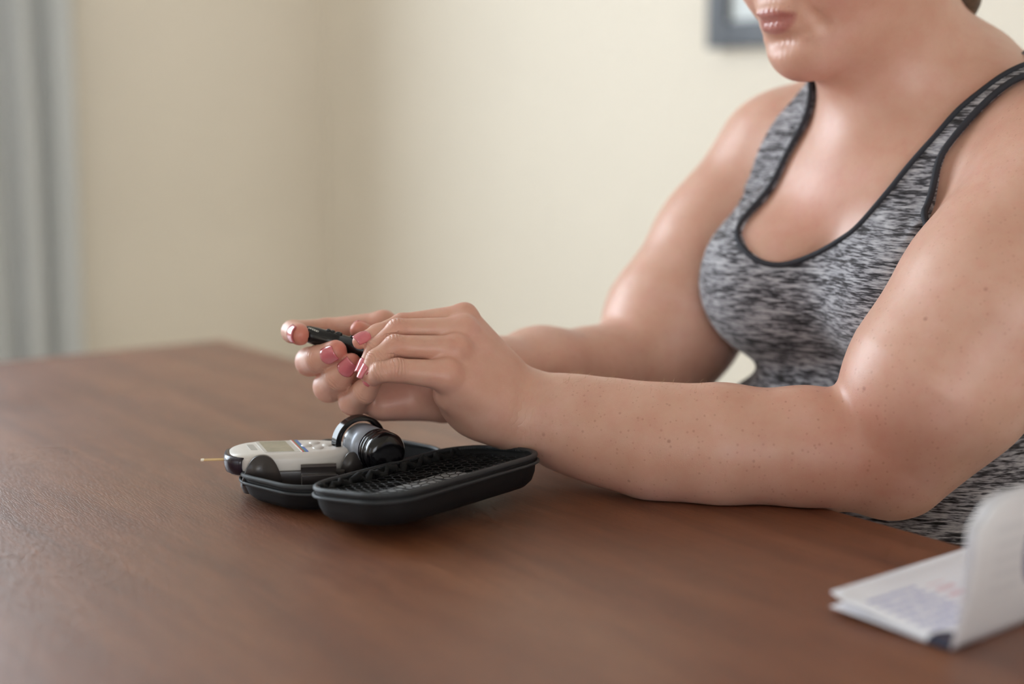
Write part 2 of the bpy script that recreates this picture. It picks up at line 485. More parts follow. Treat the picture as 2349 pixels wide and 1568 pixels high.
# head frame
HY = math.radians(60); HP = math.radians(20)
HF0 = np.array([-math.sin(HY), -math.cos(HY), 0])
HL = np.cross(ZA, HF0)
HF = HF0 * math.cos(HP) - ZA * math.sin(HP)
HU = HF0 * math.sin(HP) + ZA * math.cos(HP)
CHIN = P(1828, 116, 1.215)
HC = CHIN - HF * 0.076 + HU * 0.098
def H(l, f, u): return HC + HL * l + HF * f + HU * u
AXH = np.array([HL, HF, HU])
NECK_TOP = H(0, -0.02, -0.075)
def head(p):
    d = ell(p, H(0, -0.015, 0.045), (0.076, 0.095, 0.085), AXH)
    d = smin(d, ell(p, H(0, 0.022, -0.02), (0.066, 0.062, 0.085), AXH), 0.03)
    for s in (1, -1):
        d = smin(d, cone(p, H(s * 0.052, -0.015, -0.055), H(s * 0.016, 0.066, -0.098), 0.026, 0.017), 0.03)
        d = smin(d, ell(p, H(s * 0.036, 0.045, -0.04), (0.032, 0.036, 0.038), AXH), 0.02)
        d = smin(d, ell(p, H(s * 0.032, 0.078, 0.028), (0.022, 0.014, 0.010), AXH), 0.012)   # brow
        d = smax(d, -ell(p, H(s * 0.031, 0.090, 0.010), (0.016, 0.014, 0.010), AXH), 0.012)   # eye socket
        d = smin(d, ell(p, H(s * 0.031, 0.072, 0.009), (0.013, 0.013, 0.012), AXH), 0.003)
        d = smin(d, ell(p, H(s * 0.075, -0.012, -0.002), (0.007, 0.017, 0.031), AXH), 0.006)  # ear
    d = smin(d, ell(p, H(0, 0.010, -0.100), (0.050, 0.058, 0.034), AXH), 0.03)                # soft under-chin
    d = smin(d, ell(p, H(0, 0.074, -0.100), (0.021, 0.017, 0.019), AXH), 0.018)               # chin
    d = smin(d, ell(p, H(0, 0.066, -0.066), (0.033, 0.024, 0.030), AXH), 0.02)                # muzzle
    d = smin(d, cone(p, H(0, 0.082, 0.022), H(0, 0.108, -0.020), 0.009, 0.0125), 0.014)       # nose
    for s in (1, -1):
        d = smin(d, ell(p, H(s * 0.013, 0.094, -0.024), (0.008, 0.011, 0.008), AXH), 0.006)
        d = smax(d, -ell(p, H(s * 0.007, 0.103, -0.034), (0.004, 0.006, 0.004), AXH), 0.003)
        d = smin(d, ell(p, H(s * 0.0065, 0.0905, -0.0615), (0.012, 0.0060, 0.0050), AXH), 0.006)  # upper lip
    d = smin(d, ell(p, H(0, 0.0885, -0.0735), (0.0175, 0.0068, 0.0062), AXH), 0.006)          # lower lip
    d = smax(d, -ell(p, H(0, 0.0980, -0.0675), (0.024, 0.0085, 0.0011), AXH), 0.0025)         # mouth line
    d = smax(d, -ell(p, H(0, 0.100, -0.0865), (0.018, 0.014, 0.003), AXH), 0.012)              # dip above the chin
    for s in (1, -1):                                                                          # smile line
        d = smax(d, -cone(p, H(s * 0.027, 0.094, -0.042), H(s * 0.038, 0.076, -0.080), 0.0034, 0.0024), 0.008)
    return d

def J(*a): return [(P(x, y, z), RP(r, z)) for x, y, z, r in a]
ARM_L_UP = J((2480, 410, 1.14, 225), (2290, 700, 1.115, 220), (2142, 885, 1.115, 192), (2025, 1035, 1.125, 132))
ARM_L_LO = J((2015, 1045, 1.125, 134), (1850, 1028, 1.128, 130), (1650, 1020, 1.133, 129), (1500, 1012, 1.142, 122), (1380, 988, 1.157, 109), (1290, 966, 1.172, 95), (1225, 945, 1.180, 86))
ARM_R_UP = J((1768, 352, 1.42, 122), (1650, 560, 1.42, 138), (1545, 740, 1.41, 146), (1490, 842, 1.39, 128))
ARM_R_LO = J((1485, 845, 1.39, 122), (1370, 868, 1.36, 110), (1240, 864, 1.315, 106), (1130, 874, 1.265, 90), (1035, 884, 1.225, 78))
def arm_l(p):
    a = chain(p, ARM_L_UP, 0.03); b = chain(p, ARM_L_LO, 0.02, W_L, 0.90)
    k = 0.010 + 0.030 * np.clip((p[:, 0] - F4(ARM_L_LO[0][0][0]) + 0.02) / 0.05, 0, 1)
    return smin(a, b, k)
def arm_r(p):
    a = chain(p, ARM_R_UP, 0.03); b = chain(p, ARM_R_LO, 0.02)
    return smin(a, b, 0.010)
W_L = nrm(np.array([0.0, -1.0, 0.25]))

# fingers: (pixel x, pixel y, distance, radius in pixels) for knuckle, middle joint, end joint, tip
HAND_L = {
    'index':  J((1066, 724, 1.165, 27), (922, 742, 1.158, 23), (866, 764, 1.146, 20), (826, 783, 1.132, 18)),
    'middle': J((1064, 754, 1.150, 28), (912, 755, 1.140, 24), (860, 800, 1.130, 21), (836, 846, 1.124, 18)),
    'ring':   J((1046, 801, 1.134, 32), (906, 794, 1.122, 26), (862, 824, 1.114, 22), (842, 858, 1.114, 18.5)),
    'pinky':  J((1022, 860, 1.120, 35), (910, 849, 1.108, 27), (872, 853, 1.106, 23), (858, 866, 1.112, 20)),
}
HAND_R = {
    'index':  J((880, 744, 1.205, 30), (750, 756, 1.212, 26), (672, 760, 1.188, 25), (688, 767, 1.163, 25)),
    'middle': J((850, 800, 1.215, 30), (711, 829, 1.192, 32), (732, 822, 1.166, 31), (770, 805, 1.152, 26)),
    'ring':   J((846, 860, 1.210, 30), (755, 886, 1.187, 35), (776, 864, 1.164, 32), (806, 832, 1.152, 23)),
    'pinky':  J((862, 912, 1.200, 32), (812, 918, 1.176, 34), (836, 898, 1.156, 28), (860, 866, 1.146, 20)),
}
THUMB_R = J((985, 880, 1.195, 44), (930, 815, 1.200, 30), (868, 780, 1.192, 25), (824, 757, 1.180, 21))
THUMB_L = J((1150, 900, 1.185, 44), (1050, 860, 1.205, 28), (960, 830, 1.190, 24), (905, 815, 1.175, 20))
PEN_A, PEN_B = P(708, 766, 1.168), P(1000, 848, 1.150)
PEN_R = RP(20.5, 1.165)
def finger(p, j): return chain(p, j, 0.0035)
def hand(p, F_, thumb, wrist, extra, pinkside):
    # palm: rays from the wrist to the knuckles plus pads
    names = ['index', 'middle', 'ring', 'pinky']
    pal = None
    for n, wpt in zip(names, wrist):
        (k, r) = F_[n][0]
        e = cone(p, wpt[0], k, wpt[1], r * 1.0)
        pal = e if pal is None else smin(pal, e, 0.012)
    for e in extra(p): pal = smin(pal, e, 0.014)
    d = pal
    for n in names:
        j = F_[n]
        k0 = np.asarray(j[0][0], F4)
        dist = np.linalg.norm(p - k0, axis=1)
        k = 0.0008 + 0.009 * np.clip(1 - dist / 0.026, 0, 1)
        d = smin(d, finger(p, j), k)
    k0 = np.asarray(thumb[0][0], F4)
    k = 0.0008 + 0.014 * np.clip(1 - np.linalg.norm(p - k0, axis=1) / 0.04, 0, 1)
    return smin(d, chain(p, thumb, 0.004), k)
WR_L = J((1205, 905, 1.186, 48), (1205, 930, 1.178, 56), (1195, 955, 1.171, 57), (1180, 972, 1.166, 55))
WR_R = J((1010, 850, 1.225, 50), (1010, 870, 1.222, 55), (1010, 890, 1.216, 55), (1005, 905, 1.210, 52))
def ex_l(p):
    yield ell(p, P(1085, 930, 1.160), (RP(95, 1.15), RP(52, 1.15), RP(70, 1.15)), np.array([nrm((-0.62, 0, 0.6)), nrm((0, 1, 0)), nrm((0.6, 0, 0.62))]))
    yield cone(p, P(1190, 985, 1.172), P(1030, 905, 1.138), RP(48, 1.14), RP(34, 1.13))
def ex_r(p):
    yield cone(p, P(1000, 905, 1.205), P(880, 928, 1.19), RP(50, 1.2), RP(36, 1.2))
    yield cone(p, P(990, 860, 1.20), P(920, 830, 1.205), RP(48, 1.2), RP(36, 1.2))
def hand_l(p): return hand(p, HAND_L, THUMB_L, WR_L, ex_l, 1)
def hand_r(p): return hand(p, HAND_R, THUMB_R, WR_R, ex_r, -1)

TN = nrm(-VD)    # outward over the person's edge
def table_sd(p):
    q = p - np.asarray(tab(0, 0, 0), F4)
    return np.maximum(q[:, 2], -(q @ np.asarray(VD, F4)))   # >0 outside the slab of the top
WRIST_L = V3(ARM_L_LO[-1][0]); WRIST_R = V3(ARM_R_LO[-1][0])
def sph(p, c): return np.linalg.norm(p - np.asarray(c, F4), axis=1)
PARTS = {'torso': torso, 'head': head, 'arm_l': arm_l, 'arm_r': arm_r, 'hand_l': hand_l, 'hand_r': hand_r}
def body(p, use=None):
    use = use or set(PARTS)
    d = np.ones(len(p), F4)
    if 'torso' in use: d = torso(p)
    if 'head' in use: d = smin(d, head(p), 0.022)
    for a, sh in (('arm_l', SH_L), ('arm_r', SH_R)):
        if a in use:
            k = 0.002 + 0.038 * np.clip(1.25 - sph(p, sh) / 0.12, 0, 1)
            d = smin(d, PARTS[a](p), k)
    for h, wr in (('hand_l', WRIST_L), ('hand_r', WRIST_R)):
        if h in use:
            k = 0.0008 + 0.02 * np.clip(1.3 - sph(p, wr) / 0.045, 0, 1)
            d = smin(d, PARTS[h](p), k)
    if 'arm_l' in use or 'arm_r' in use: d = np.maximum(d, -(table_sd(p) - 0.0006))
    if 'hand_l' in use or 'hand_r' in use: d = np.maximum(d, -(cone(p, PEN_A, PEN_B, PEN_R, PEN_R) - 0.0002))
    return d

def axis_coords(lo, hi, step, fine=None, fstep=None):
    """grid coordinates with an optional finer stretch"""
    if fine is None:
        return np.arange(lo, hi + step, step)
    a = np.arange(lo, fine[0], step)
    b = np.arange(fine[0], fine[1], fstep)
    c = np.arange(fine[1], hi + step, step)
    return np.concatenate([a, b, c])
def surface_net(fn, parts, xs, ys, zs, B=8):
    """naive surface nets on a rectilinear grid, evaluated only near the surface"""
    xs, ys, zs = (np.asarray(a, F4) for a in (xs, ys, zs))
    def pad(a):
        n = (len(a) - 1) // B * B + 1
        if n < len(a): a = np.concatenate([a, a[-1] + (a[-1] - a[-2]) * np.arange(1, n + B - len(a) + 1)])
        return a.astype(F4)
    xs, ys, zs = pad(xs), pad(ys), pad(zs)
    nx, ny, nz = len(xs), len(ys), len(zs)
    bx, by, bz = (nx - 1) // B, (ny - 1) // B, (nz - 1) // B
    def ctr(a, b): return (a[0:-1:B][:b] + a[B::B][:b]) / 2, (a[B::B][:b] - a[0:-1:B][:b]) / 2
    (cx, hx), (cy, hy), (cz, hz) = ctr(xs, bx), ctr(ys, by), ctr(zs, bz)
    gx, gy, gz = np.meshgrid(cx, cy, cz, indexing='ij')
    cp = np.stack([gx.ravel(), gy.ravel(), gz.ravel()], 1).astype(F4)
    ex, ey, ez = np.meshgrid(hx, hy, hz, indexing='ij')
    half = np.sqrt(ex ** 2 + ey ** 2 + ez ** 2).ravel()
    names = list(parts)
    bits = np.zeros(len(cp), np.int32)
    dmin = np.ones(len(cp), F4)
    for i, n in enumerate(names):
        for s in range(0, len(cp), 200000):
            d = parts[n](cp[s:s + 200000])
            dmin[s:s + 200000] = np.minimum(dmin[s:s + 200000], d)
            bits[s:s + 200000] |= np.where(d < half[s:s + 200000] * 1.2 + 0.03, 1 << i, 0)
    act = np.abs(dmin) < half * 1.25 + 0.006
    act |= (dmin < 0) & (np.abs(dmin) < half * 1.6 + 0.02)
    D = np.ones((nx, ny, nz), F4)
    # sign for the solid inside
    inside = (dmin < 0) & ~act
    for b in np.nonzero(inside)[0]:
        i, j, k = np.unravel_index(b, (bx, by, bz))
        D[i * B:(i + 1) * B + 1, j * B:(j + 1) * B + 1, k * B:(k + 1) * B + 1] = -1
    ids = np.nonzero(act)[0]
    o = np.arange(B + 1)
    oi, oj, ok = (a.ravel() for a in np.meshgrid(o, o, o, indexing='ij'))
    for bm_ in np.unique(bits[ids]):
        use = {n for i, n in enumerate(names) if bm_ >> i & 1}
        if not use: continue
        g = ids[bits[ids] == bm_]
        for s in range(0, len(g), 300):
            bi, bj, bk = np.unravel_index(g[s:s + 300], (bx, by, bz))
            I = (bi[:, None] * B + oi).ravel(); Jx = (bj[:, None] * B + oj).ravel(); K = (bk[:, None] * B + ok).ravel()
            D[I, Jx, K] = fn(np.stack([xs[I], ys[Jx], zs[K]], 1), use)
    neg = D < 0
    cnt = np.zeros((nx - 1, ny - 1, nz - 1), np.uint8)
    for a in (0, 1):
        for b in (0, 1):
            for c in (0, 1):
                cnt += neg[a:nx - 1 + a, b:ny - 1 + b, c:nz - 1 + c]
    cells = np.nonzero((cnt > 0) & (cnt < 8))
    ci, cj, ck = cells
    idx = np.full(cnt.shape, -1, np.int32)
    idx[cells] = np.arange(len(ci))
    acc = np.zeros((len(ci), 3)); num = np.zeros(len(ci))
    corners = [(a, b, c) for a in (0, 1) for b in (0, 1) for c in (0, 1)]
    cd = {q: D[ci + q[0], cj + q[1], ck + q[2]] for q in corners}
    for q in corners:
        for ax in range(3):
            if q[ax]: continue
            r = list(q); r[ax] = 1; r = tuple(r)
            d0, d1 = cd[q], cd[r]
            m = (d0 < 0) != (d1 < 0)
            t = np.where(m, d0 / np.where(m, d0 - d1, 1), 0)
            pos = [np.where(q[0], xs[ci + 1], xs[ci]), np.where(q[1], ys[cj + 1], ys[cj]), np.where(q[2], zs[ck + 1], zs[ck])]
            A = (xs, ys, zs)[ax]; cc = (ci, cj, ck)[ax]
            pos[ax] = A[cc] + (A[cc + 1] - A[cc]) * t
            for e in range(3): acc[:, e] += np.where(m, pos[e], 0)
            num += m
    verts = acc / num[:, None]
    quads = []
    for ax in range(3):
        sl0 = [slice(None)] * 3; sl1 = [slice(None)] * 3
        sl0[ax] = slice(0, -1); sl1[ax] = slice(1, None)
        a, b = neg[tuple(sl0)], neg[tuple(sl1)]
        ch = a != b
        i, j, k = np.nonzero(ch)
        lim = [nx - 1, ny - 1, nz - 1]
        u, v = [(1, 2), (2, 0), (0, 1)][ax]
        e = [i, j, k]
        ok_ = (e[u] > 0) & (e[v] > 0) & (e[u] < lim[u]) & (e[v] < lim[v])
        e = [x[ok_] for x in e]
        flip = a[i[ok_], j[ok_], k[ok_]]
        def cell(du, dv):
            c = [e[0], e[1], e[2]]; c = [x.copy() for x in c]
            c[u] -= du; c[v] -= dv
            return idx[c[0], c[1], c[2]]
        q = np.stack([cell(1, 1), cell(0, 1), cell(0, 0), cell(1, 0)], 1)
        q[~flip] = q[~flip][:, ::-1]
        quads.append(q)
    quads = np.concatenate(quads)
    quads = quads[(quads >= 0).all(1)]
    return verts, quads
def smooth_verts(verts, quads, it=1, lam=0.5):
    e = np.concatenate([quads[:, [0, 1]], quads[:, [1, 2]], quads[:, [2, 3]], quads[:, [3, 0]]])
    n = len(verts)
    for _ in range(it):
        for l_ in (lam, -lam * 1.02):
            s = np.zeros((n, 3)); c = np.bincount(e[:, 0], minlength=n) + np.bincount(e[:, 1], minlength=n)
            for a in range(3):
                s[:, a] = np.bincount(e[:, 0], verts[e[:, 1], a], n) + np.bincount(e[:, 1], verts[e[:, 0], a], n)
            verts = verts + l_ * (s / np.maximum(c, 1)[:, None] - verts)
    return verts
def np_mesh(name, verts, quads, mat, parent=None):
    me = bpy.data.meshes.new(name)
    me.vertices.add(len(verts)); me.vertices.foreach_set('co', verts.astype(F4).ravel())
    me.loops.add(quads.size); me.loops.foreach_set('vertex_index', quads.astype(np.int32).ravel())
    me.polygons.add(len(quads))
    me.polygons.foreach_set('loop_start', np.arange(0, quads.size, 4, dtype=np.int32))
    me.polygons.foreach_set('loop_total', np.full(len(quads), 4, np.int32))
    me.polygons.foreach_set('use_smooth', np.ones(len(quads), bool))
    me.update(calc_edges=True); me.validate()
    if mat is not None: me.materials.append(mat)
    o = bpy.data.objects.new(name, me)
    COL.objects.link(o)
    if parent is not None: part(o, parent)
    return o
def fattr(o, name, vals):
    a = o.data.attributes.new(name, 'FLOAT', 'POINT'); a.data.foreach_set('value', np.asarray(vals, F4))

# skin
def skin_material():
    m = N('skin')
    c = m.coord('Object')
    base = m.ramp(m.noise(22, 4, 0.6, c), [(0.3, srgb(210, 164, 143)), (0.55, srgb(218, 174, 154)), (0.75, srgb(224, 180, 165))]).outputs[0]
    mot = m.ramp(m.noise(75, 4, 0.65, c), [(0.42, (0, 0, 0)), (0.70, (1, 1, 1))]).outputs[0]
    base = m.mix(m.math('MULTIPLY', mot, 0.30), base, srgb(208, 142, 126))
    at = m.n('ShaderNodeAttribute', attribute_name='flush')
    base = m.mix(m.math('MULTIPLY', at.outputs['Fac'], 0.85, clamp=True), base, srgb(206, 108, 94))
    # freckles
    def freck(scale, thr, col, amt, mask_lo):
        global _
        v = m.n('ShaderNodeTexVoronoi'); v.inputs['Scale'].default_value = scale; m.l(c, v.inputs['Vector'])
        rnd = m.n('ShaderNodeSeparateColor'); m.l(v.outputs['Color'], rnd.inputs[0])
        keep = m.math('GREATER_THAN', rnd.outputs[0], mask_lo)
        size = m.math('MULTIPLY_ADD', rnd.outputs[1], thr * 0.7, thr * 0.3)
        nz = m.math('MULTIPLY_ADD', m.noise(scale * 4, 2, 0.5, c), 0.10, -0.05)
        dd = m.math('ADD', v.outputs['Distance'], nz)
        f = m.math('SUBTRACT', 1.0, m.math('DIVIDE', dd, size), clamp=True)
        f = m.math('MULTIPLY', m.math('POWER', f, 0.6), keep)
        fm = m.n('ShaderNodeAttribute', attribute_name='freckle')
        f = m.math('MULTIPLY', m.math('MULTIPLY', f, fm.outputs['Fac']), amt)
        return f
    base = m.mix(freck(260, 0.34, None, 0.42, 0.40), base, srgb(160, 98, 70))
    base = m.mix(freck(80, 0.16, None, 0.60, 0.75), base, srgb(140, 80, 58))
    lip = m.n('ShaderNodeAttribute', attribute_name='lip')
    base = m.mix(m.math('MULTIPLY', lip.outputs['Fac'], 0.8), base, srgb(178, 106, 104))
    m.set(Base_Color=base)
    m.set(Subsurface_Weight=0.18, Subsurface_Radius=(0.012, 0.004, 0.002), Subsurface_Scale=1.0, Specular_IOR_Level=0.5)
    r = m.n('ShaderNodeMapRange'); m.l(lip.outputs['Fac'], r.inputs[0]); r.inputs[3].default_value = 0.41; r.inputs[4].default_value = 0.30
    m.set(Roughness=r.outputs[0])
    # fine skin relief, and folds over the finger joints and the wrist
    fine = m.noise(900, 3, 0.6, c)
    wv = m.n('ShaderNodeAttribute', attribute_name='fold_pos'); wm = m.n('ShaderNodeAttribute', attribute_name='fold')
    wob = m.math('MULTIPLY_ADD', m.noise(160, 2, 0.5, c), 5.0, wv.outputs['Fac'])
    wav = m.math('POWER', m.math('ABSOLUTE', m.math('SINE', wob)), 0.5)
    h = m.math('ADD', m.math('MULTIPLY', fine, 0.12), m.math('MULTIPLY', wav, wm.outputs['Fac']))
    m.bump(h, 0.6, 0.0013)
    return m.m
M_skin = skin_material()
HX0, HX1 = P(640, 0, 1.13)[0], P(1265, 0, 1.2)[0]
person = empty('person', T(0, -0.1, -NK[2]))
tag(person, 'person in a grey heathered tank top at the table, holding a black pen', 'person')
def body_cut(p, use=None): return np.maximum(body(p, use), 0.535 - p[:, 2])
_hx = (P(640, 0, 1.2)[0], P(1270, 0, 1.1)[0])
_hy = (P(900, 900, 1.08)[1], P(900, 800, 1.25)[1])
_hz = (P(900, 1050, 1.15)[2] - 0.005, P(900, 690, 1.2)[2] + 0.005)
xs = axis_coords(P(620, 0, 1.15)[0], 0.70, 0.0032, _hx, 0.0012)
ys = axis_coords(0.86, 1.60, 0.0032, _hy, 0.0012)
zs = axis_coords(0.51, 1.34, 0.0032, _hz, 0.0012)
bv, bq = surface_net(body_cut, PARTS, xs, ys, zs)
bv = smooth_verts(bv, bq, 2)
skin = np_mesh('body', bv, bq, M_skin, person)

# --- colour and relief masks on the skin, from where each vertex lies on the body
def gauss(x, s): return np.exp(-(x / s) ** 2)
n_v = len(bv)
flush = np.zeros(n_v); fold = np.zeros(n_v); fold_pos = np.zeros(n_v)
for Fd, th in ((HAND_L, THUMB_L), (HAND_R, THUMB_R)):
    far = Fd is HAND_R
    for j in list(Fd.values()) + [th]:
        tip, rt = j[3]
        near = np.linalg.norm(bv - j[2][0], axis=1) < 0.06
        idx = np.nonzero(near)[0]; q = bv[idx]
        flush[idx] = np.maximum(flush[idx], (1.1 if far else 0.6) * gauss(np.linalg.norm(q - tip - nrm(tip - j[2][0]) * rt * 0.4, axis=1), rt * 1.15))
        for w, (k, amp) in enumerate(((1, 1.0), (2, 0.55))):
            c, r = j[k]
            a = nrm(j[k + 1][0] - j[k - 1][0])
            d1, d2 = nrm(j[k][0] - j[k - 1][0]), nrm(j[k + 1][0] - j[k][0])
            nn = d1 - d2; nn = nrm(nn - a * nn.dot(a))
            rel = q - c; s = rel @ a; up = rel @ nn
            off = np.linalg.norm(rel - np.outer(s, a), axis=1)
            m = amp * gauss(s, 0.0050) * np.clip(up / r * 1.6, 0, 1) * (off < r * 1.5)
            upd = m > fold[idx]
            fold_pos[idx] = np.where(upd, s / 0.0026 * math.pi, fold_pos[idx])
            fold[idx] = np.maximum(fold[idx], m)
            flush[idx] = np.maximum(flush[idx], 0.22 * amp * gauss(np.linalg.norm(rel, axis=1), r * 1.4))
    for n in Fd:
        c, r = Fd[n][0]
        flush = np.maximum(flush, 0.30 * gauss(np.linalg.norm(bv - c, axis=1), r * 1.3))
flush = np.maximum(flush, 0.30 * gauss(np.linalg.norm(bv - P(920, 900, 1.17), axis=1), 0.03))
flush = np.maximum(flush, 0.30 * gauss(np.linalg.norm(bv - P(1990, 1060, 1.08), axis=1), 0.06))
for s in (1, -1):
    flush = np.maximum(flush, 0.38 * gauss(np.linalg.norm(bv - H(s * 0.05, 0.06, -0.035), axis=1), 0.035))
flush = np.maximum(flush, 0.35 * gauss(np.linalg.norm(bv - H(0, 0.075, -0.11), axis=1), 0.018))
flush = np.maximum(flush, 0.30 * gauss(np.linalg.norm(bv - T(-0.02, 0.10, -0.05), axis=1), 0.04))
# wrist folds
for wp, wd in ((P(1222, 905, 1.12), nrm(P(1300, 960, 1.15) - P(1160, 900, 1.15))),):
    rel = bv - wp; s = rel @ wd
    m = 0.42 * gauss(s, 0.011) * gauss(np.linalg.norm(rel, axis=1), 0.045)
    upd = m > fold
    fold_pos = np.where(upd, s / 0.0042 * math.pi, fold_pos); fold = np.maximum(fold, m)
rel = (bv - HC) @ AXH.T
lx = rel[:, 0]; lz = rel[:, 2]
lipd = np.where(lz > -0.0675, ((lx / 0.023) ** 2 + ((lz + 0.0675) / 0.0095) ** 2), ((lx / 0.022) ** 2 + ((lz + 0.0675) / 0.0125) ** 2))
lip = np.clip((1.15 - lipd) / 0.4, 0, 1) * (rel[:, 1] > 0.072)
freckle = np.full(n_v, 0.2)
for a in (ARM_L_UP, ARM_L_LO, ARM_R_UP, ARM_R_LO):
    for (c, r) in a:
        freckle = np.maximum(freckle, np.clip(1.6 - np.linalg.norm(bv - c, axis=1) / 0.09, 0, 1))
hd = np.minimum(np.linalg.norm(bv - P(1100, 850, 1.15), axis=1), np.linalg.norm(bv - P(850, 850, 1.17), axis=1))
freckle *= np.clip((hd - 0.045) / 0.04, 0.06, 1)
freckle = np.maximum(freckle, 0.5 * gauss(np.linalg.norm(bv - H(0, 0.07, -0.02), axis=1), 0.07))
for nme, arr in (('flush', flush), ('fold', fold), ('fold_pos', fold_pos), ('lip', lip), ('freckle', freckle)): fattr(skin, nme, arr)

# --- fingernails
M_nail = plain('nail_polish', srgb(214, 118, 128), 0.16, 0.03, 60, Coat_Weight=0.6, Coat_Roughness=0.06)
def nail(j, n_dir, wid=50, s0=-1.05, s1=0.92, rs=1.0):
    (dip, rd), (tip, r) = j[2], j[3]
    seg = np.linalg.norm(tip - dip); grow = (rd - r) / seg
    a = nrm(tip - dip); n = V3(n_dir); n = nrm(n - a * n.dot(a)); b = np.cross(a, n)
    r = r * rs
    nu, nv = 10, 12
    top, bot = [], []
    th = math.radians(wid)
    for i in range(nv + 1):
        v = i / nv
        for k in range(nu + 1):
            u = -1 + 2 * k / nu
            sa = s0 * (1 - 0.22 * u * u); sb = s1 * (1 - 0.16 * u * u)
            s = (sa + (sb - sa) * v) * r
            R = r * (0.985 + 0.075 * min(v * 4, 1) - 0.16 * max(0, v - 0.45) ** 1.6 * 2.2)
            R += max(0.0, -s) * grow * 1.0 + 0.0005
            ang = th * u
            p = tip + a * s + R * (math.cos(ang) * n + math.sin(ang) * b)
            top.append(p); bot.append(p - 0.0007 * (math.cos(ang) * n + math.sin(ang) * b))
    w = nu + 1; N0 = len(top); fs = []
    for i in range(nv):
        for k in range(nu):
            q = (i * w + k, i * w + k + 1, (i + 1) * w + k + 1, (i + 1) * w + k)
            fs.append(q); fs.append(tuple(N0 + x for x in reversed(q)))
    rim = [k for k in range(w)] + [i * w + nu for i in range(1, nv + 1)] + [nv * w + k for k in range(nu - 1, -1, -1)] + [i * w for i in range(nv - 1, 0, -1)]
    for x, y in zip(rim, rim[1:] + rim[:1]): fs.append((y, x, N0 + x, N0 + y))
    bm = bmesh.new()
    o = mesh_obj('fingernail', top + bot, fs, M_nail)
    bm.from_mesh(o.data); bmesh.ops.recalc_face_normals(bm, faces=bm.faces[:]); bm.to_mesh(o.data); bm.free()
    part(o, person)
    o['label'] = 'glossy pink fingernail'
    return o
nail(HAND_L['index'], (-0.15, -0.9, 0.42), 52, -1.2, 1.15)
nail(HAND_L['middle'], (-0.88, -0.45, 0.2))
nail(HAND_L['ring'], (-0.90, -0.42, 0.1))
nail(HAND_L['pinky'], (-0.80, 0.50, 0.25))
nail(THUMB_L, (0.1, 0.9, -0.2))
nail(HAND_R['index'], (-0.62, -0.78, 0.15), 52, -1.05, 0.85)
nail(HAND_R['middle'], (0.08, -1.0, 0.05), 44, -0.95, 0.72)
nail(HAND_R['ring'], (-0.05, -0.97, 0.0), 50, -1.0, 0.9)
nail(HAND_R['pinky'], (-0.3, -0.8, 0.5), 42, -0.9, 0.7)
nail(THUMB_R, (0.55, 0.83, -0.2), 36, -0.9, 0.55)

# --- tank top
NL = np.array([(-0.30, -0.026), (-0.106, -0.026), (-0.1045, -0.014), (-0.098, -0.003), (-0.085, 0.020), (-0.073, 0.035), (-0.048, 0.049), (-0.029, 0.058), (-0.005, 0.070), (0.017, 0.079), (0.036, 0.094), (0.050, 0.105), (0.25, 0.105)])
NR = np.array([(-0.30, -0.026), (-0.106, -0.026), (-0.1055, -0.044), (-0.097, -0.061), (-0.085, -0.076), (-0.072, -0.081), (-0.05, -0.079), (-0.02, -0.0735), (0.016, -0.063), (0.05, -0.058), (0.25, -0.058)])
OL = np.array([(-0.60, 0.45), (-0.125, 0.40), (-0.115, 0.150), (-0.09, 0.110), (-0.06, 0.090), (-0.047, 0.085), (-0.03, 0.0825), (-0.017, 0.083), (-0.005, 0.087), (0.011, 0.094), (0.033, 0.107), (0.05, 0.121), (0.25, 0.121)])
OR = np.array([(-0.60, -0.45), (-0.125, -0.40), (-0.115, -0.160), (-0.09, -0.135), (-0.05, -0.125), (-0.027, -0.119), (0.011, -0.107), (0.038, -0.096), (0.06, -0.092), (0.25, -0.092)])
def itp(tab_, u): return np.interp(u, tab_[:, 0], tab_[:, 1])
def cloth_surf(p):
    d = torso(p, True)
    for arm, sh in ((arm_l, SH_L), (arm_r, SH_R)):
        a = arm(p)
        k = 0.002 + 0.038 * np.clip(1.25 - sph(p, sh) / 0.12, 0, 1)
        d0 = np.minimum(d, a)
        d = d - (d0 - smin(d, a, k))
    return d - 0.0042
def luf(p):
    r = p - NK.astype(F4)
    return r @ LT.astype(F4), r @ FT.astype(F4), r[:, 2]
def top_fn(p, use=None):
    d = cloth_surf(p)
    l, f, u = luf(p)
    ub = np.where(f > -0.03, u, u - 0.04)          # the back scoop is shallower
    neck = np.minimum(itp(NL, ub) - l, l - itp(NR, ub))
    neck = np.where(u < -0.108, np.maximum(-0.108 - u, 0) * -1 - 0.0, neck)
    arm = np.maximum(l - itp(OL, u), itp(OR, u) - l)
    cut = np.maximum(neck, arm)
    d = smax(d, cut, 0.0015)
    # fabric rides slightly off in shallow pulls
    return np.maximum(d, 0.50 - p[:, 2])
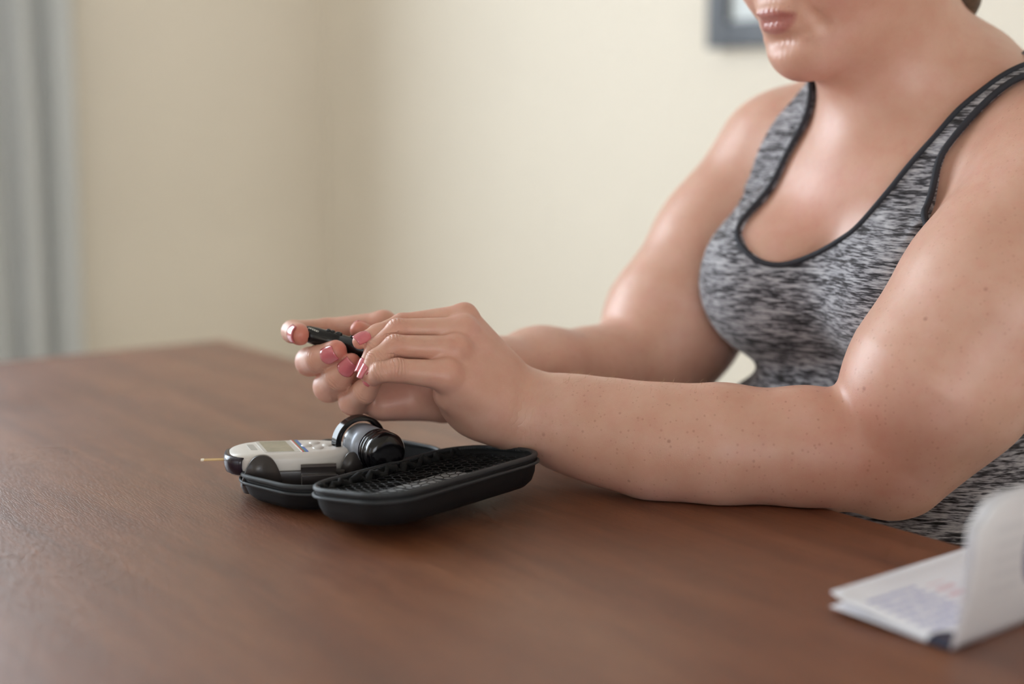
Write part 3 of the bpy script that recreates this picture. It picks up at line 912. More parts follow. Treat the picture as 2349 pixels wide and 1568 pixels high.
def heather():
    m = N('heather_jersey')
    tc = m.n('ShaderNodeTexCoord')
    def nz(sc, det, ro, seed):
        mp = m.n('ShaderNodeMapping'); mp.inputs['Scale'].default_value = sc; mp.inputs['Location'].default_value = seed
        m.l(tc.outputs['Object'], mp.inputs[0]); return m.noise(1.0, det, ro, mp.outputs[0])
    a = nz((72, 72, 640), 3, 0.6, (3, 1, 7))
    b = nz((32, 32, 170), 2, 0.5, (0, 5, 2))
    c = nz((150, 150, 1200), 2, 0.5, (9, 2, 4))
    s = m.math('ADD', m.math('MULTIPLY', a, 0.62), m.math('ADD', m.math('MULTIPLY', b, 0.26), m.math('MULTIPLY', c, 0.22)))
    col = m.ramp(s, [(0.43, srgb(24, 23, 26)), (0.51, srgb(76, 75, 81)), (0.585, srgb(158, 158, 166)), (0.69, srgb(196, 196, 202))]).outputs[0]
    m.set(Base_Color=col, Roughness=0.85, Specular_IOR_Level=0.2, Sheen_Weight=0.25)
    k = nz((1400, 1400, 1400), 1, 0.5, (0, 0, 0))
    m.bump(m.math('ADD', k, m.math('MULTIPLY', a, 0.6)), 0.4, 0.0005)
    return m.m
M_heather = heather()
M_bind = plain('binding_knit', srgb(44, 46, 54), 0.8, 0.08, 200, 0.3, 1500, 0.0003)
tx = axis_coords(T(-0.2, 0, 0)[0] - 0.16, 0.70, 0.0026)
tyy = axis_coords(0.92, 1.60, 0.0026)
tz = axis_coords(0.49, 1.13, 0.0026)
cv, cq = surface_net(top_fn, {'t': lambda p: torso(p, True) - 0.004}, tx, tyy, tz)
cv = smooth_verts(cv, cq, 3)
np_mesh('tank_top', cv, cq, M_heather, person)['label'] = 'heathered grey tank top'
def on_cloth(lu):
    q = np.array([T(c[0], 0.32, c[1]) for c in lu])
    for _ in range(45):
        q = q - np.outer(cloth_surf(q.astype(F4)), FT) * 0.8
    ok = np.abs(cloth_surf(q.astype(F4))) < 0.002
    return list(q[ok])
def binding(name, lu, r, lab):
    pts = on_cloth(catmull([(a, b, 0) for a, b in lu], 6))
    pts = catmull(pts[::2] + [pts[-1]], 3)
    v, f = tube(pts, r, 8)
    o = mesh_obj(name, v, f, M_bind); part(o, person); o['label'] = lab
nl = [(-0.058, 0.05), (-0.063, 0.016), (-0.0735, -0.02), (-0.079, -0.05), (-0.081, -0.072), (-0.076, -0.085), (-0.061, -0.097), (-0.044, -0.1055), (-0.026, -0.107), (-0.003, -0.098), (0.020, -0.085), (0.035, -0.073), (0.049, -0.048), (0.058, -0.029), (0.070, -0.005), (0.079, 0.017), (0.094, 0.036), (0.105, 0.05), (0.106, 0.056)]
binding('neckline_binding', nl, 0.0024, 'charcoal binding along the scooped neckline')
binding('armhole_binding', [(0.122, 0.054), (0.121, 0.05), (0.107, 0.033), (0.094, 0.011), (0.087, -0.005), (0.083, -0.017), (0.0825, -0.03), (0.085, -0.047), (0.090, -0.06), (0.110, -0.09)], 0.0027, 'black binding around the near armhole')

# --- hair
M_hair = N('hair')
_c = M_hair.coord('Object', (90, 90, 600), (0.3, 0.5, 0))
_n = M_hair.noise(1.5, 4, 0.6, _c)
M_hair.set(Base_Color=M_hair.ramp(_n, [(0.3, srgb(46, 32, 24)), (0.7, srgb(112, 84, 62))]).outputs[0], Roughness=0.45)
M_hair.bump(_n, 0.6, 0.002); M_hair = M_hair.m
def hair_fn(p, use=None):
    d = ell(p, H(0, -0.026, 0.052), (0.083, 0.098, 0.088), AXH)
    d = smin(d, ell(p, H(0, -0.072, -0.005), (0.062, 0.045, 0.06), AXH), 0.03)
    face = ell(p, H(0, 0.075, -0.02), (0.075, 0.075, 0.105), AXH)
    d = smax(d, -face, 0.01)
    d = smax(d, -ell(p, H(0, 0.0, -0.06), (0.12, 0.06, 0.055), AXH), 0.01)
    lock = ell(p, P(2195, -28, 1.27), (0.020, 0.020, 0.030), AXH)
    d = smin(d, lock, 0.02)
    bun = ell(p, H(0, -0.118, 0.012), (0.036, 0.032, 0.036), AXH)
    return smin(d, bun, 0.01)
hv, hq = surface_net(hair_fn, {'h': hair_fn}, axis_coords(HC[0] - 0.17, HC[0] + 0.19, 0.004), axis_coords(HC[1] - 0.17, HC[1] + 0.17, 0.004), axis_coords(HC[2] - 0.13, HC[2] + 0.19, 0.004))
np_mesh('hair', smooth_verts(hv, hq, 2), hq, M_hair, person)['label'] = 'brown hair tied back'

# fine hairs on the near forearm
rng = random.Random(4)
fh_v, fh_f = [], []
ax0 = [c for c, r in ARM_L_LO]; rad = [r for c, r in ARM_L_LO]
fz = []
for i in range(170):
    s = rng.uniform(2.2, 5.2); k = int(s); t = s - k
    c = ax0[k] * (1 - t) + ax0[k + 1] * t; r = rad[k] * (1 - t) + rad[k + 1] * t
    a = nrm(ax0[k + 1] - ax0[k]); up = nrm(ZA - a * a[2]); sd = np.cross(a, up)
    ang = rng.uniform(-0.5, 0.5)
    n = up * math.cos(ang) + sd * math.sin(ang)
    fz.append((c + n * (r + 0.02), n, a))
fp = np.array([x[0] for x in fz]); fn_ = np.array([x[1] for x in fz])
for _ in range(25): fp = fp - fn_ * (body(fp.astype(F4), {'arm_l', 'hand_l'}) * 0.9)[:, None]
for p, (_, n, a) in zip(fp, fz):
    L_ = rng.uniform(0.004, 0.009); side = np.cross(n, a)
    d1 = nrm(n * rng.uniform(0.5, 1.0) - a * rng.uniform(-0.2, 1.0) + side * rng.uniform(-0.6, 0.6))
    pts = [p - n * 0.0004, p + d1 * L_ * 0.5, p + d1 * L_ * 0.8 - a * 0.0012 - n * 0.0004]
    v, f = tube(pts, [0.00005, 0.00004, 0.000012], 3)
    b = len(fh_v); fh_v += v; fh_f += [tuple(x + b for x in q) for q in f]
M_fuzz = plain('arm_hair', srgb(214, 176, 140), 0.5, 0.05)
o = mesh_obj('arm_hair', fh_v, fh_f, M_fuzz); part(o, person); tag(o, kind='stuff')

# --- what is under the table: leggings, shoes, chair
SEAT = 0.43
M_leg = plain('leggings_jersey', srgb(34, 34, 38), 0.85, 0.1, 60)
def legs_fn(p, use=None):
    d = ell(p, T(0, -0.03, 0) * [1, 1, 0] + ZA * 0.52, (0.192, 0.157, 0.13), AXT)
    for s in (1, -1):
        hip = T(s * 0.09, 0.02, 0) * [1, 1, 0] + ZA * 0.525
        kn = T(s * 0.12, 0.42, 0) * [1, 1, 0] + ZA * 0.50
        an = T(s * 0.12, 0.38, 0) * [1, 1, 0] + ZA * 0.10
        d = smin(d, cone(p, hip, kn, 0.088, 0.062), 0.03)
        d = smin(d, chain(p, [(kn, 0.06), (kn * 0.6 + an * 0.4, 0.056), (an, 0.038)], 0.02), 0.015)
    d = np.maximum(d, SEAT + 0.001 - p[:, 2] + np.maximum(0, ((p - T(0, 0.2, 0).astype(F4)) @ FT.astype(F4))) * 20)
    return np.maximum(d, p[:, 2] - 0.60)
lc = T(0, 0.2, 0)
lv, lq = surface_net(legs_fn, {'l': legs_fn}, axis_coords(lc[0] - 0.5, lc[0] + 0.5, 0.009), axis_coords(lc[1] - 0.5, lc[1] + 0.5, 0.009), axis_coords(0.03, 0.64, 0.009))
np_mesh('leggings', smooth_verts(lv, lq, 2), lq, M_leg, person)
M_shoe = plain('shoe_canvas', srgb(60, 60, 66), 0.7)
for s in (1, -1):
    a = T(s * 0.12, 0.37, 0) * [1, 1, 0]
    def shoe_fn(p, use=None):
        d = cone(p, a + ZA * 0.045, a + FT * 0.16 + ZA * 0.030, 0.043, 0.036)
        d = smin(d, cone(p, a + ZA * 0.05, a + ZA * 0.10, 0.042, 0.043), 0.02)
        return np.maximum(d, 0.004 - p[:, 2])
    c = a + FT * 0.08
    sv, sq = surface_net(shoe_fn, {'s': shoe_fn}, axis_coords(c[0] - 0.2, c[0] + 0.2, 0.008), axis_coords(c[1] - 0.2, c[1] + 0.2, 0.008), axis_coords(-0.01, 0.17, 0.008))
    np_mesh('shoe', sv, sq, M_shoe, person)
M_chair = wood('chair_wood', srgb(70, 40, 24), srgb(96, 58, 36), srgb(118, 74, 48), 0.4, math.radians(52))
def chair():
    M = basis(LT, -FT, (0, 0, 1), T(0, -0.04, 0) * [1, 1, 0])
    root = empty('dining_chair', T(0, -0.04, 0) * [1, 1, 0])
    def bx(name, *a, bev=0.006):
        bm = bmesh.new(); box_bm(bm, *a, M, bev); part(bm_obj(name, bm, M_chair, sharp=35), root)
    bx('seat', 0, 0.0, SEAT - 0.015, 0.44, 0.42, 0.03)
    for x in (-0.19, 0.19):
        bx('leg', x, -0.18, (SEAT - 0.03) / 2, 0.036, 0.036, SEAT - 0.03)
        bx('leg', x, 0.19, 0.42, 0.036, 0.036, 0.84)
    bx('back_rail', 0, 0.19, 0.80, 0.344, 0.022, 0.06)
    bx('back_rail', 0, 0.19, 0.66, 0.344, 0.022, 0.05)
    tag(root, 'brown wooden chair under the seated person', 'chair')
chair()

# ------------------------------------------------------------------ the kit on the table
def G(px, py, h):
    """point of the place at height h over the table top"""
    dr = P(px, py, 1.0) - CAM
    t = (TZ + h - CAM[2]) / dr[2]
    return CAM + dr * t
def rrect(x0, x1, y0, y1, r, n=8):
    r = max(min(r, (x1 - x0) / 2 - 1e-4, (y1 - y0) / 2 - 1e-4), 1e-4)
    out = []
    for cx, cy, a0 in ((x1 - r, y1 - r, 0), (x0 + r, y1 - r, 90), (x0 + r, y0 + r, 180), (x1 - r, y0 + r, 270)):
        for i in range(n + 1):
            a = math.radians(a0 + 90 * i / n)
            out.append((cx + r * math.cos(a), cy + r * math.sin(a)))
    return out
def loft(rings, close_first=True, close_last=True):
    n = len(rings[0]); v = [p for r in rings for p in r]; f = []
    for i in range(len(rings) - 1):
        for k in range(n):
            l = (k + 1) % n
            f.append((i * n + k, i * n + l, (i + 1) * n + l, (i + 1) * n + k))
    if close_first: f.append(tuple(range(n - 1, -1, -1)))
    if close_last: f.append(tuple((len(rings) - 1) * n + k for k in range(n)))
    return v, f
def add(name, v, f, mat, M, root, smooth=True, sharp=None, under=None):
    bm = bmesh.new()
    vs = [bm.verts.new(tuple(M @ Vector(tuple(p)))) for p in v]
    for q in f:
        try: bm.faces.new([vs[i] for i in q])
        except ValueError: pass
    o = bm_obj(name, bm, mat, smooth=smooth, sharp=sharp)
    if under is not None:
        o.parent = under; o.matrix_parent_inverse = under.matrix_parent_inverse.copy() if False else (Matrix.Translation(root.location)).inverted() @ Matrix.Identity(4)
        o.matrix_parent_inverse = (Matrix.Translation(under.location) if under.parent is None else Matrix.Identity(4)).inverted()
    else: part(o, root)
    return o

M_shell = plain('case_nylon', srgb(13, 14, 17), 0.60, 0.12, 120, 0.5, 1800, 0.0004, Specular_IOR_Level=0.35)
M_lining = plain('case_lining', srgb(16, 16, 18), 0.9, 0.15, 200, 0.5, 900, 0.0006)
M_pipe = plain('case_piping', srgb(46, 50, 54), 0.55, 0.08, 200, 0.3, 2500, 0.0003)
M_blk = plain('black_gloss_plastic', srgb(14, 13, 16), 0.16, 0.05, 30)
M_hold = plain('dark_grey_plastic', srgb(62, 57, 57), 0.32, 0.04, 60, 0.1, 1500, 0.0002)
M_mwhite = plain('meter_white_plastic', srgb(226, 222, 218), 0.34, 0.015, 40)
M_netm = plain('mesh_net', srgb(30, 32, 36), 0.4, 0.1, 300)
M_tag = plain('grey_ribbon', srgb(128, 124, 120), 0.7, 0.05, 300)
H0 = G(714, 1160, 0.012)
CE = nrm((0.64, 0.77, 0.0)); CN = np.array([-CE[1], CE[0], 0.0])
CLEN = 0.157; CWID = 0.094; H1 = H0 + CE * CLEN
LX0 = -0.014                    # the lid reaches a little past the base at its near end
case = empty('meter_case', (H0 + H1) / 2 * [1, 1, 0] + ZA * TZ)
tag(case, 'open black zip case lying on the table under the hands', 'case')
MB = basis(CE, CN, (0, 0, 1), H0 * [1, 1, 0] + ZA * (TZ + 0.0006))
TILT = math.radians(5.5)
ln = -CN * math.cos(TILT) + ZA * math.sin(TILT); lz = CN * math.sin(TILT) + ZA * math.cos(TILT)
ML = basis(CE, ln, lz, H0 * [1, 1, 0] + ZA * (TZ + 0.0030))
def shell(name, M, rim, mat_out, x0=0.0):
    g = 0.003
    prof = [(0.022, 0.0), (0.014, 0.0003), (0.008, 0.0022), (0.004, 0.006), (0.0018, 0.012), (0.0006, rim - 0.004), (0.0, rim), (0.0026, rim), (0.0036, rim - 0.004), (0.005, 0.010), (0.010, 0.0048), (0.018, 0.0032)]
    rings = []
    for ins, z in prof:
        rings.append([(x, y, z) for x, y in rrect(x0 + ins, CLEN - ins, g + ins, CWID - ins, 0.030 - ins * 0.6, 10)])
    v, f = loft(rings)
    o = add(name, v, f, mat_out, M, case)
    o.data.materials.append(M_lining)
    n = len(rings[0])
    for p in o.data.polygons:
        if max(p.vertices) >= 8 * n and min(p.vertices) >= 7 * n: p.material_index = 1
    ring = [(x, y, rim) for x, y in rrect(x0 + 0.001, CLEN - 0.001, g + 0.001, CWID - 0.001, 0.029, 12)]
    v, f = tube(ring, 0.0021, 8, closed=True)
    add('piping', v, f, M_pipe, M, case)
    ring = [(x, y, rim - 0.0046) for x, y in rrect(x0 - 0.0006, CLEN + 0.0006, g - 0.0006, CWID + 0.0006, 0.030, 12)]
    v, f = tube(ring, 0.0013, 6, closed=True)
    add('zipper_tape', v, f, M_pipe, M, case)
    # zipper teeth along the rim: joined, far too fine to pick apart
    tv, tf = [], []
    dense = []
    rr = rrect(x0 + 0.0028, CLEN - 0.0028, g + 0.0028, CWID - 0.0028, 0.027, 12)
    for i in range(len(rr)):
        a, b = V3(rr[i] + (0,)), V3(rr[(i + 1) % len(rr)] + (0,))
        m = max(1, int(np.linalg.norm(b - a) / 0.0014))
        for k in range(m): dense.append((a + (b - a) * k / m, nrm(b - a)))
    for c, t in dense:
        s = np.array([-t[1], t[0], 0]); b0 = len(tv)
        for dz in (0, 0.0011):
            for q in (-1, 1):
                for w in (-1, 1): tv.append(c + t * 0.0004 * q + s * 0.0011 * w + ZA * (rim - 0.0004 + dz))
        tf += [tuple(b0 + x for x in q) for q in ((0, 1, 3, 2), (4, 6, 7, 5), (0, 4, 5, 1), (2, 3, 7, 6), (0, 2, 6, 4), (1, 5, 7, 3))]
    tag(add('zipper_teeth', tv, tf, M_pipe, M, case, smooth=False), kind='stuff')
    return o
shell('base_shell', MB, 0.0205, M_shell)
shell('lid_shell', ML, 0.0240, M_shell, LX0)
# hinge cloth between the halves
v, f = loft([[(a, b, z) for a, b, z in ((0.02, -0.004, 0.0105), (0.02, 0.006, 0.0105), (0.02, 0.006, 0.0125), (0.02, -0.004, 0.0125))],
             [(a, b, z) for a, b, z in ((CLEN - 0.02, -0.004, 0.0105), (CLEN - 0.02, 0.006, 0.0105), (CLEN - 0.02, 0.006, 0.0125), (CLEN - 0.02, -0.004, 0.0125))]])
add('hinge_strip', v, f, M_shell, MB, case, sharp=40)
# grey tag at the far end of the hinge
bm = bmesh.new(); box_bm(bm, CLEN - 0.004, -0.002, 0.0235, 0.010, 0.016, 0.0016, MB, 0.0005)
o = bm_obj('pull_tag', bm, M_tag, sharp=40); part(o, case); o['label'] = 'grey ribbon tag at the hinge'
# net pocket over the lid: a hexagonal net of thin cords, sagging in the middle
def net():
    cell = 0.0066
    vs, es = {}, set()
    def vid(x, y):
        k = (round(x * 1e5), round(y * 1e5))
        if k not in vs: vs[k] = (len(vs), x, y)
        return vs[k][0]
    W, Hh = CLEN - LX0 - 0.012, CWID - 0.016
    ni, nj = int(W / (cell * 1.0)) + 2, int(Hh / (cell * 0.87)) + 2
    for i in range(ni):
        for j in range(nj):
            cx = LX0 + 0.006 + i * cell + (j % 2) * cell / 2; cy = 0.011 + j * cell * 0.866
            pts = [(cx + cell * 0.577 * math.cos(math.radians(30 + 60 * k)), cy + cell * 0.577 * math.sin(math.radians(30 + 60 * k))) for k in range(6)]
            if all(LX0 + 0.006 < x < CLEN - 0.006 and 0.008 < y < CWID - 0.006 for x, y in pts):
                ids = [vid(*q) for q in pts]
                for a, b in zip(ids, ids[1:] + ids[:1]): es.add((min(a, b), max(a, b)))
    pos = [None] * len(vs)
    for i, x, y in vs.values():
        q = math.sin(math.pi * min(max(x / CLEN, 0), 1)) * math.sin(math.pi * min(max(y / CWID, 0), 1))
        z = 0.0205 - 0.0045 * q + 0.0016 * math.sin(x * 160) * math.sin(y * 190 + 1) * q
        pos[i] = np.array([x, y, z])
    fv, ff = [], []
    for a, b in es:
        p, q = pos[a], pos[b]; t = nrm(q - p); s = nrm(np.cross(t, ZA)); u = np.cross(s, t); b0 = len(fv)
        for w in (p, q):
            for k in range(4):
                an = math.pi / 4 + k * math.pi / 2
                fv.append(w + 0.00045 * (math.cos(an) * s + 0.6 * math.sin(an) * u))
        for k in range(4):
            l = (k + 1) % 4; ff.append((b0 + k, b0 + l, b0 + 4 + l, b0 + 4 + k))
    return add('net_pocket', fv, ff, M_netm, ML, case)
o = net(); tag(o, kind='stuff'); o['label'] = 'black net pocket across the lid'
# elastic edge of the net along the hinge side, ruffled
pts = [(LX0 + 0.012 + (CLEN - LX0 - 0.024) * i / 60, 0.0105 + 0.0016 * math.sin(i * 1.7), 0.0215 + 0.0022 * math.sin(i * 0.9) + 0.0010 * math.sin(i * 2.9)) for i in range(61)]
v, f = tube(pts, [0.0022 + 0.0007 * math.sin(i * 1.3) for i in range(61)], 8)
add('elastic_edge', v, f, M_lining, ML, case)

# --- plastic cradle in the base
mc = G(668, 1042, 0.0290)
MX = nrm((0.97, 0.20, -0.015)); MZ = nrm(ZA - MX * MX[2]); MY = np.cross(MZ, MX)
MM = basis(MX, MY, MZ, mc)               # the meter's own frame: x to its blunt end, -y to the camera
MLEN, MWID = 0.0955, 0.050
def loftM(name, rings, mat, M, root, **k):
    v, f = loft(rings); return add(name, v, f, mat, M, root, **k)
def cap_ring(x0, x1, y0, y1, r, z, n=8): return [(x, y, z) for x, y in rrect(x0, x1, y0, y1, r, n)]
# tray floor of the cradle
loftM('cradle', [cap_ring(-0.036, 0.052, -0.020, 0.022, 0.008, -0.0245), cap_ring(-0.038, 0.054, -0.022, 0.024, 0.009, -0.020), cap_ring(-0.038, 0.054, -0.022, 0.024, 0.009, -0.014), cap_ring(-0.036, 0.052, -0.020, 0.022, 0.008, -0.0125)], M_hold, MM, case)
def lobe(name, cx, w, h, y, lean, thick=0.0034, zb=-0.0115):
    """upright gripping lobe: a rounded plate standing in the x-z plane"""
    n = 22
    prof = []
    for i in range(n + 1):
        t = -1 + 2 * i / n
        prof.append((cx + t * w / 2, zb + h * (1 - abs(t) ** 2.6)))
    rings = []
    for dy, sh in ((0, 0.88), (thick * 0.15, 0.96), (thick * 0.5, 1.0), (thick * 0.85, 0.96), (thick, 0.88)):
        r = []
        for x, z in prof:
            zz = zb + (z - zb) * (sh * 0.12 + 0.88)
            r.append((cx + (x - cx) * (sh * 0.1 + 0.9), y - dy + lean * (zz - zb), zz))
        r += [(r[-1][0], y - dy, zb - 0.004), (r[0][0], y - dy, zb - 0.004)]
        rings.append(r)
    return loftM(name, rings, M_hold, MM, case)
lobe('cradle_clip', -0.0225, 0.029, 0.0180, -0.0246, 0.05, 0.0046)
lobe('cradle_clip', 0.0435, 0.019, 0.0175, -0.0225, 0.10, 0.0042)
lobe('cradle_clip', 0.0300, 0.030, 0.0170, 0.0290, -0.08, 0.0040)
bm = bmesh.new(); box_bm(bm, 0.008, -0.0262, -0.0125, 0.060, 0.0040, 0.0130, MM, 0.0015); part(bm_obj('cradle_rail', bm, M_hold, sharp=40), case)
# open C clip for the pen
def cclip(cx, length, cy, cz, R, a0, a1, name):
    rings = []
    n = 20
    for x, k in ((cx - length / 2, 0.93), (cx - length / 2 + 0.0014, 1.0), (cx + length / 2 - 0.0014, 1.0), (cx + length / 2, 0.93)):
        r = []
        th = 0.0016 * k
        for i in range(n + 1):
            a = math.radians(a0 + (a1 - a0) * i / n); r.append((x, cy + (R + th) * math.cos(a), cz + (R + th) * math.sin(a)))
        for i in range(n, -1, -1):
            a = math.radians(a0 + (a1 - a0) * i / n); r.append((x, cy + (R - th) * math.cos(a), cz + (R - th) * math.sin(a)))
        rings.append(r)
    return loftM(name, rings, M_hold, MM, case, sharp=50)
cclip(0.0185, 0.026, -0.0375, -0.0065, 0.0092, 172, 390, 'pen_clip')
# --- vial with strap
va, vb = G(822, 1010, 0.0365), G(888, 1040, 0.0350)
VAX = nrm(vb - va); VS = nrm(np.cross(VAX, ZA)); VU = np.cross(VS, VAX)
MV = basis(VAX, VS, VU, va)
def lathe(prof, n=40):
    rings = [[(x, r * math.cos(2 * math.pi * k / n), r * math.sin(2 * math.pi * k / n)) for k in range(n)] for x, r in prof]
    return loft(rings)
vial = empty('strip_vial', tuple(va - ZA * 0.0125))
tag(vial, 'dark round test strip vial with a silver label held in the case', 'vial')
VL = float(np.linalg.norm(vb - va)); VR = 0.0148
M_purple = plain('vial_dark_plastic', srgb(40, 30, 52), 0.18, 0.05, 60)
M_silver = plain('silver_label', srgb(158, 164, 176), 0.34, 0.04, 90, Metallic=0.2)
v, f = lathe([(0.0, VR - 0.003), (0.0006, VR - 0.0012), (0.002, VR - 0.0004), (VL - 0.010, VR - 0.0004), (VL - 0.009, VR - 0.0008)]); add('vial_body', v, f, M_purple, MV, vial, sharp=45)
v, f = lathe([(VL - 0.0150, VR + 0.0004), (VL - 0.0145, VR + 0.0011), (VL - 0.0125, VR + 0.0012), (VL - 0.0120, VR + 0.0007), (VL - 0.0110, VR + 0.0007), (VL - 0.0105, VR + 0.0012), (VL - 0.0085, VR + 0.0012), (VL - 0.0080, VR + 0.0007), (VL - 0.0070, VR + 0.0007), (VL - 0.0065, VR + 0.0012), (VL - 0.001, VR + 0.0010), (VL + 0.0014, VR - 0.0006), (VL + 0.0028, VR - 0.0040), (VL + 0.0033, VR - 0.008)])
add('vial_cap', v, f, M_blk, MV, vial)
n = 36; rings = []
for x in (0.0060, 0.0270):
    for rr_ in (VR + 0.0002,): rings.append([(x, rr_ * math.cos(math.radians(-70 + 320 * k / n)), rr_ * math.sin(math.radians(-70 + 320 * k / n))) for k in range(n + 1)] )
vv = [p for r in rings for p in r]; ff = [(k, k + 1, n + 2 + k, n + 1 + k) for k in range(n)]
o = add('silver_label', vv, ff, M_silver, MV, vial); md = o.modifiers.new('t', 'SOLIDIFY'); md.thickness = 0.0003
# strap ring around the back of the vial (part of the case)
rings = []
n = 44
for x, th in ((-0.0035, 0.0), (-0.003, 0.0012), (0.0040, 0.0012), (0.0045, 0.0)):
    r = []
    for i in range(n + 1):
        a = math.radians(-40 + 260 * i / n); R = VR + 0.0038 + th; r.append((x, R * math.cos(a) * 1.08, R * math.sin(a)))
    for i in range(n, -1, -1):
        a = math.radians(-40 + 260 * i / n); R = VR + 0.0016 - th * 0.3; r.append((x, R * math.cos(a) * 1.04, R * math.sin(a)))
    rings.append(r)
v, f = loft(rings); add('vial_strap', v, f, M_blk, MV, case, sharp=50)
# saddle under the vial
bm = bmesh.new(); box_bm(bm, 0.018, 0.0, -0.0185, 0.036, 0.022, 0.011, MV, 0.003); part(bm_obj('vial_saddle', bm, M_hold, sharp=40), case)

# --- meter
meter = empty('glucose_meter', tuple(mc - ZA * 0.012))
tag(meter, 'white glucose meter with a small screen sitting in the open case', 'meter')
def mring(ins, z, n=44, xe=0.0):
    r = []
    for k in range(n):
        a = 2 * math.pi * k / n
        ca, sa = math.cos(a), math.sin(a)
        ex = 3.0 if ca < 0 else 2.4
        rad = (abs(ca) ** ex + abs(sa) ** ex) ** (-1 / ex)
        wid = (MWID / 2 - ins) * (1.0 - 0.10 * max(0, ca) ** 2)
        r.append(((MLEN / 2 - ins) * ca * rad, wid * sa * rad, z))
    return r
def mtop(x): return 0.0062 - 0.0035 * max(0.0, (-x - 0.030) / 0.018) ** 2 - 0.0015 * max(0.0, (x - 0.02) / 0.03) ** 2
rings = [mring(0.006, -0.0120), mring(0.002, -0.0112), mring(0.0004, -0.0085), mring(0.0, -0.004), mring(0.0, 0.0015), mring(0.0006, 0.0040), mring(0.0022, 0.0058), mring(0.005, 0.0064), mring(0.012, 0.0066)]
v, f = loft(rings)
v = [(x, y, z if z < 0 else z * (1 - 0.42 * max(0.0, (-x - 0.026) / 0.022) ** 2)) for x, y, z in v]
add('meter_body', v, f, M_mwhite, MM, meter)
def top_plate(name, poly, z0, z1, mat, sharp=30):
    rings = [[(x, y, z0) for x, y in poly], [(x, y, z1) for x, y in poly]]
    v, f = loft(rings); return add(name, v, f, mat, MM, meter, smooth=False)
M_scr = N('lcd_screen'); _n = M_scr.noise(60, 2, 0.5, M_scr.coord('Object'))
M_scr.set(Base_Color=M_scr.ramp(_n, [(0.3, srgb(150, 146, 128)), (0.7, srgb(172, 166, 146))]).outputs[0], Roughness=0.12); M_scr = M_scr.m
def skew(pts, k=0.16): return [(x - k * y, y) for x, y in pts]
top_plate('screen_bezel', skew(rrect(-0.0235, 0.0045, -0.0190, 0.0190, 0.002, 4)), 0.0060, 0.00670, plain('bezel_grey', srgb(206, 203, 198), 0.3, 0.02))
top_plate('screen', skew(rrect(-0.0210, -0.0010, -0.0172, 0.0172, 0.001, 3)), 0.0064, 0.00684, M_scr)
for i, (c, w) in enumerate((((250, 250, 250), 0.0012), ((190, 60, 70), 0.0013), ((70, 150, 110), 0.0010), ((70, 110, 190), 0.0022))):
    x0 = 0.0030 + sum((0.0012, 0.0013, 0.0010, 0.0022)[:i])
    o = top_plate('colour_stripe', skew([(x0, -0.0195), (x0 + w, -0.0195), (x0 + w, 0.0195), (x0, 0.0195)], 0.16), 0.0062, 0.00678, plain('stripe_ink', srgb(*c), 0.35, 0.02))
top_plate('brand_plate', skew(rrect(-0.0315, -0.0265, -0.010, 0.010, 0.0012, 3)), 0.0050, 0.00655, plain('plate_grey', srgb(186, 184, 180), 0.4, 0.02))
M_btn = plain('button_rubber', srgb(212, 208, 204), 0.3, 0.02)
for bx_, by_ in ((0.0180, 0.0085), (0.0195, -0.0085), (0.0275, 0.0), (0.0115, 0.0)):
    rings = [[(bx_ + a * math.cos(t) * 0.0042, by_ + a * math.sin(t) * 0.0052, z) for t in [2 * math.pi * k / 20 for k in range(20)]] for a, z in ((1.0, 0.0058), (1.0, 0.0068), (0.8, 0.0074), (0.4, 0.0077))]
    loftM('button', rings, M_btn, MM, meter)
# dark strip port wrapped round the nose
M_port = plain('port_purple_black', srgb(38, 28, 42), 0.2, 0.05, 60)
n = 44; rr_ = []
rings = []
for ins, z in ((0.004, -0.0118), (-0.0010, -0.0090), (-0.0022, -0.0040), (-0.0022, 0.0006), (-0.0012, 0.0030), (0.003, 0.0040)):
    base = [p for p in mring(ins, z, 120)]
    seg = [p for k, p in enumerate(base) if 44 <= k <= 76]
    rings.append(seg)
vv = [p for r in rings for p in r]; m_ = len(rings[0]); ff = [(i * m_ + k, i * m_ + k + 1, (i + 1) * m_ + k + 1, (i + 1) * m_ + k) for i in range(len(rings) - 1) for k in range(m_ - 1)]
o = add('strip_port', vv, ff, M_port, MM, meter); md = o.modifiers.new('t', 'SOLIDIFY'); md.thickness = 0.0014
# test strip in the port
strip = empty('test_strip', tuple(np.array(MM @ Vector((-MLEN / 2 - 0.008, 0, -0.002)))))
tag(strip, 'thin tan test strip sticking out of the meter', 'test strip')
MS = MM
v, f = loft([[(x, y, -0.0022) for x, y in rrect(-MLEN / 2 - 0.0175, -MLEN / 2 + 0.006, -0.0030, 0.0030, 0.0006, 3)], [(x, y, -0.0017) for x, y in rrect(-MLEN / 2 - 0.0175, -MLEN / 2 + 0.006, -0.0030, 0.0030, 0.0006, 3)]])
add('strip_body', v, f, plain('strip_tan', srgb(206, 170, 112), 0.4, 0.05), MS, strip, smooth=False)
v, f = loft([[(x, y, -0.0023) for x, y in rrect(-MLEN / 2 - 0.0190, -MLEN / 2 - 0.0165, -0.0031, 0.0031, 0.0008, 3)], [(x, y, -0.0015) for x, y in rrect(-MLEN / 2 - 0.0190, -MLEN / 2 - 0.0165, -0.0031, 0.0031, 0.0008, 3)]])
add('strip_tip', v, f, plain('strip_white', srgb(236, 226, 206), 0.4, 0.03), MS, strip, smooth=False)['label'] = 'white sampling tip'

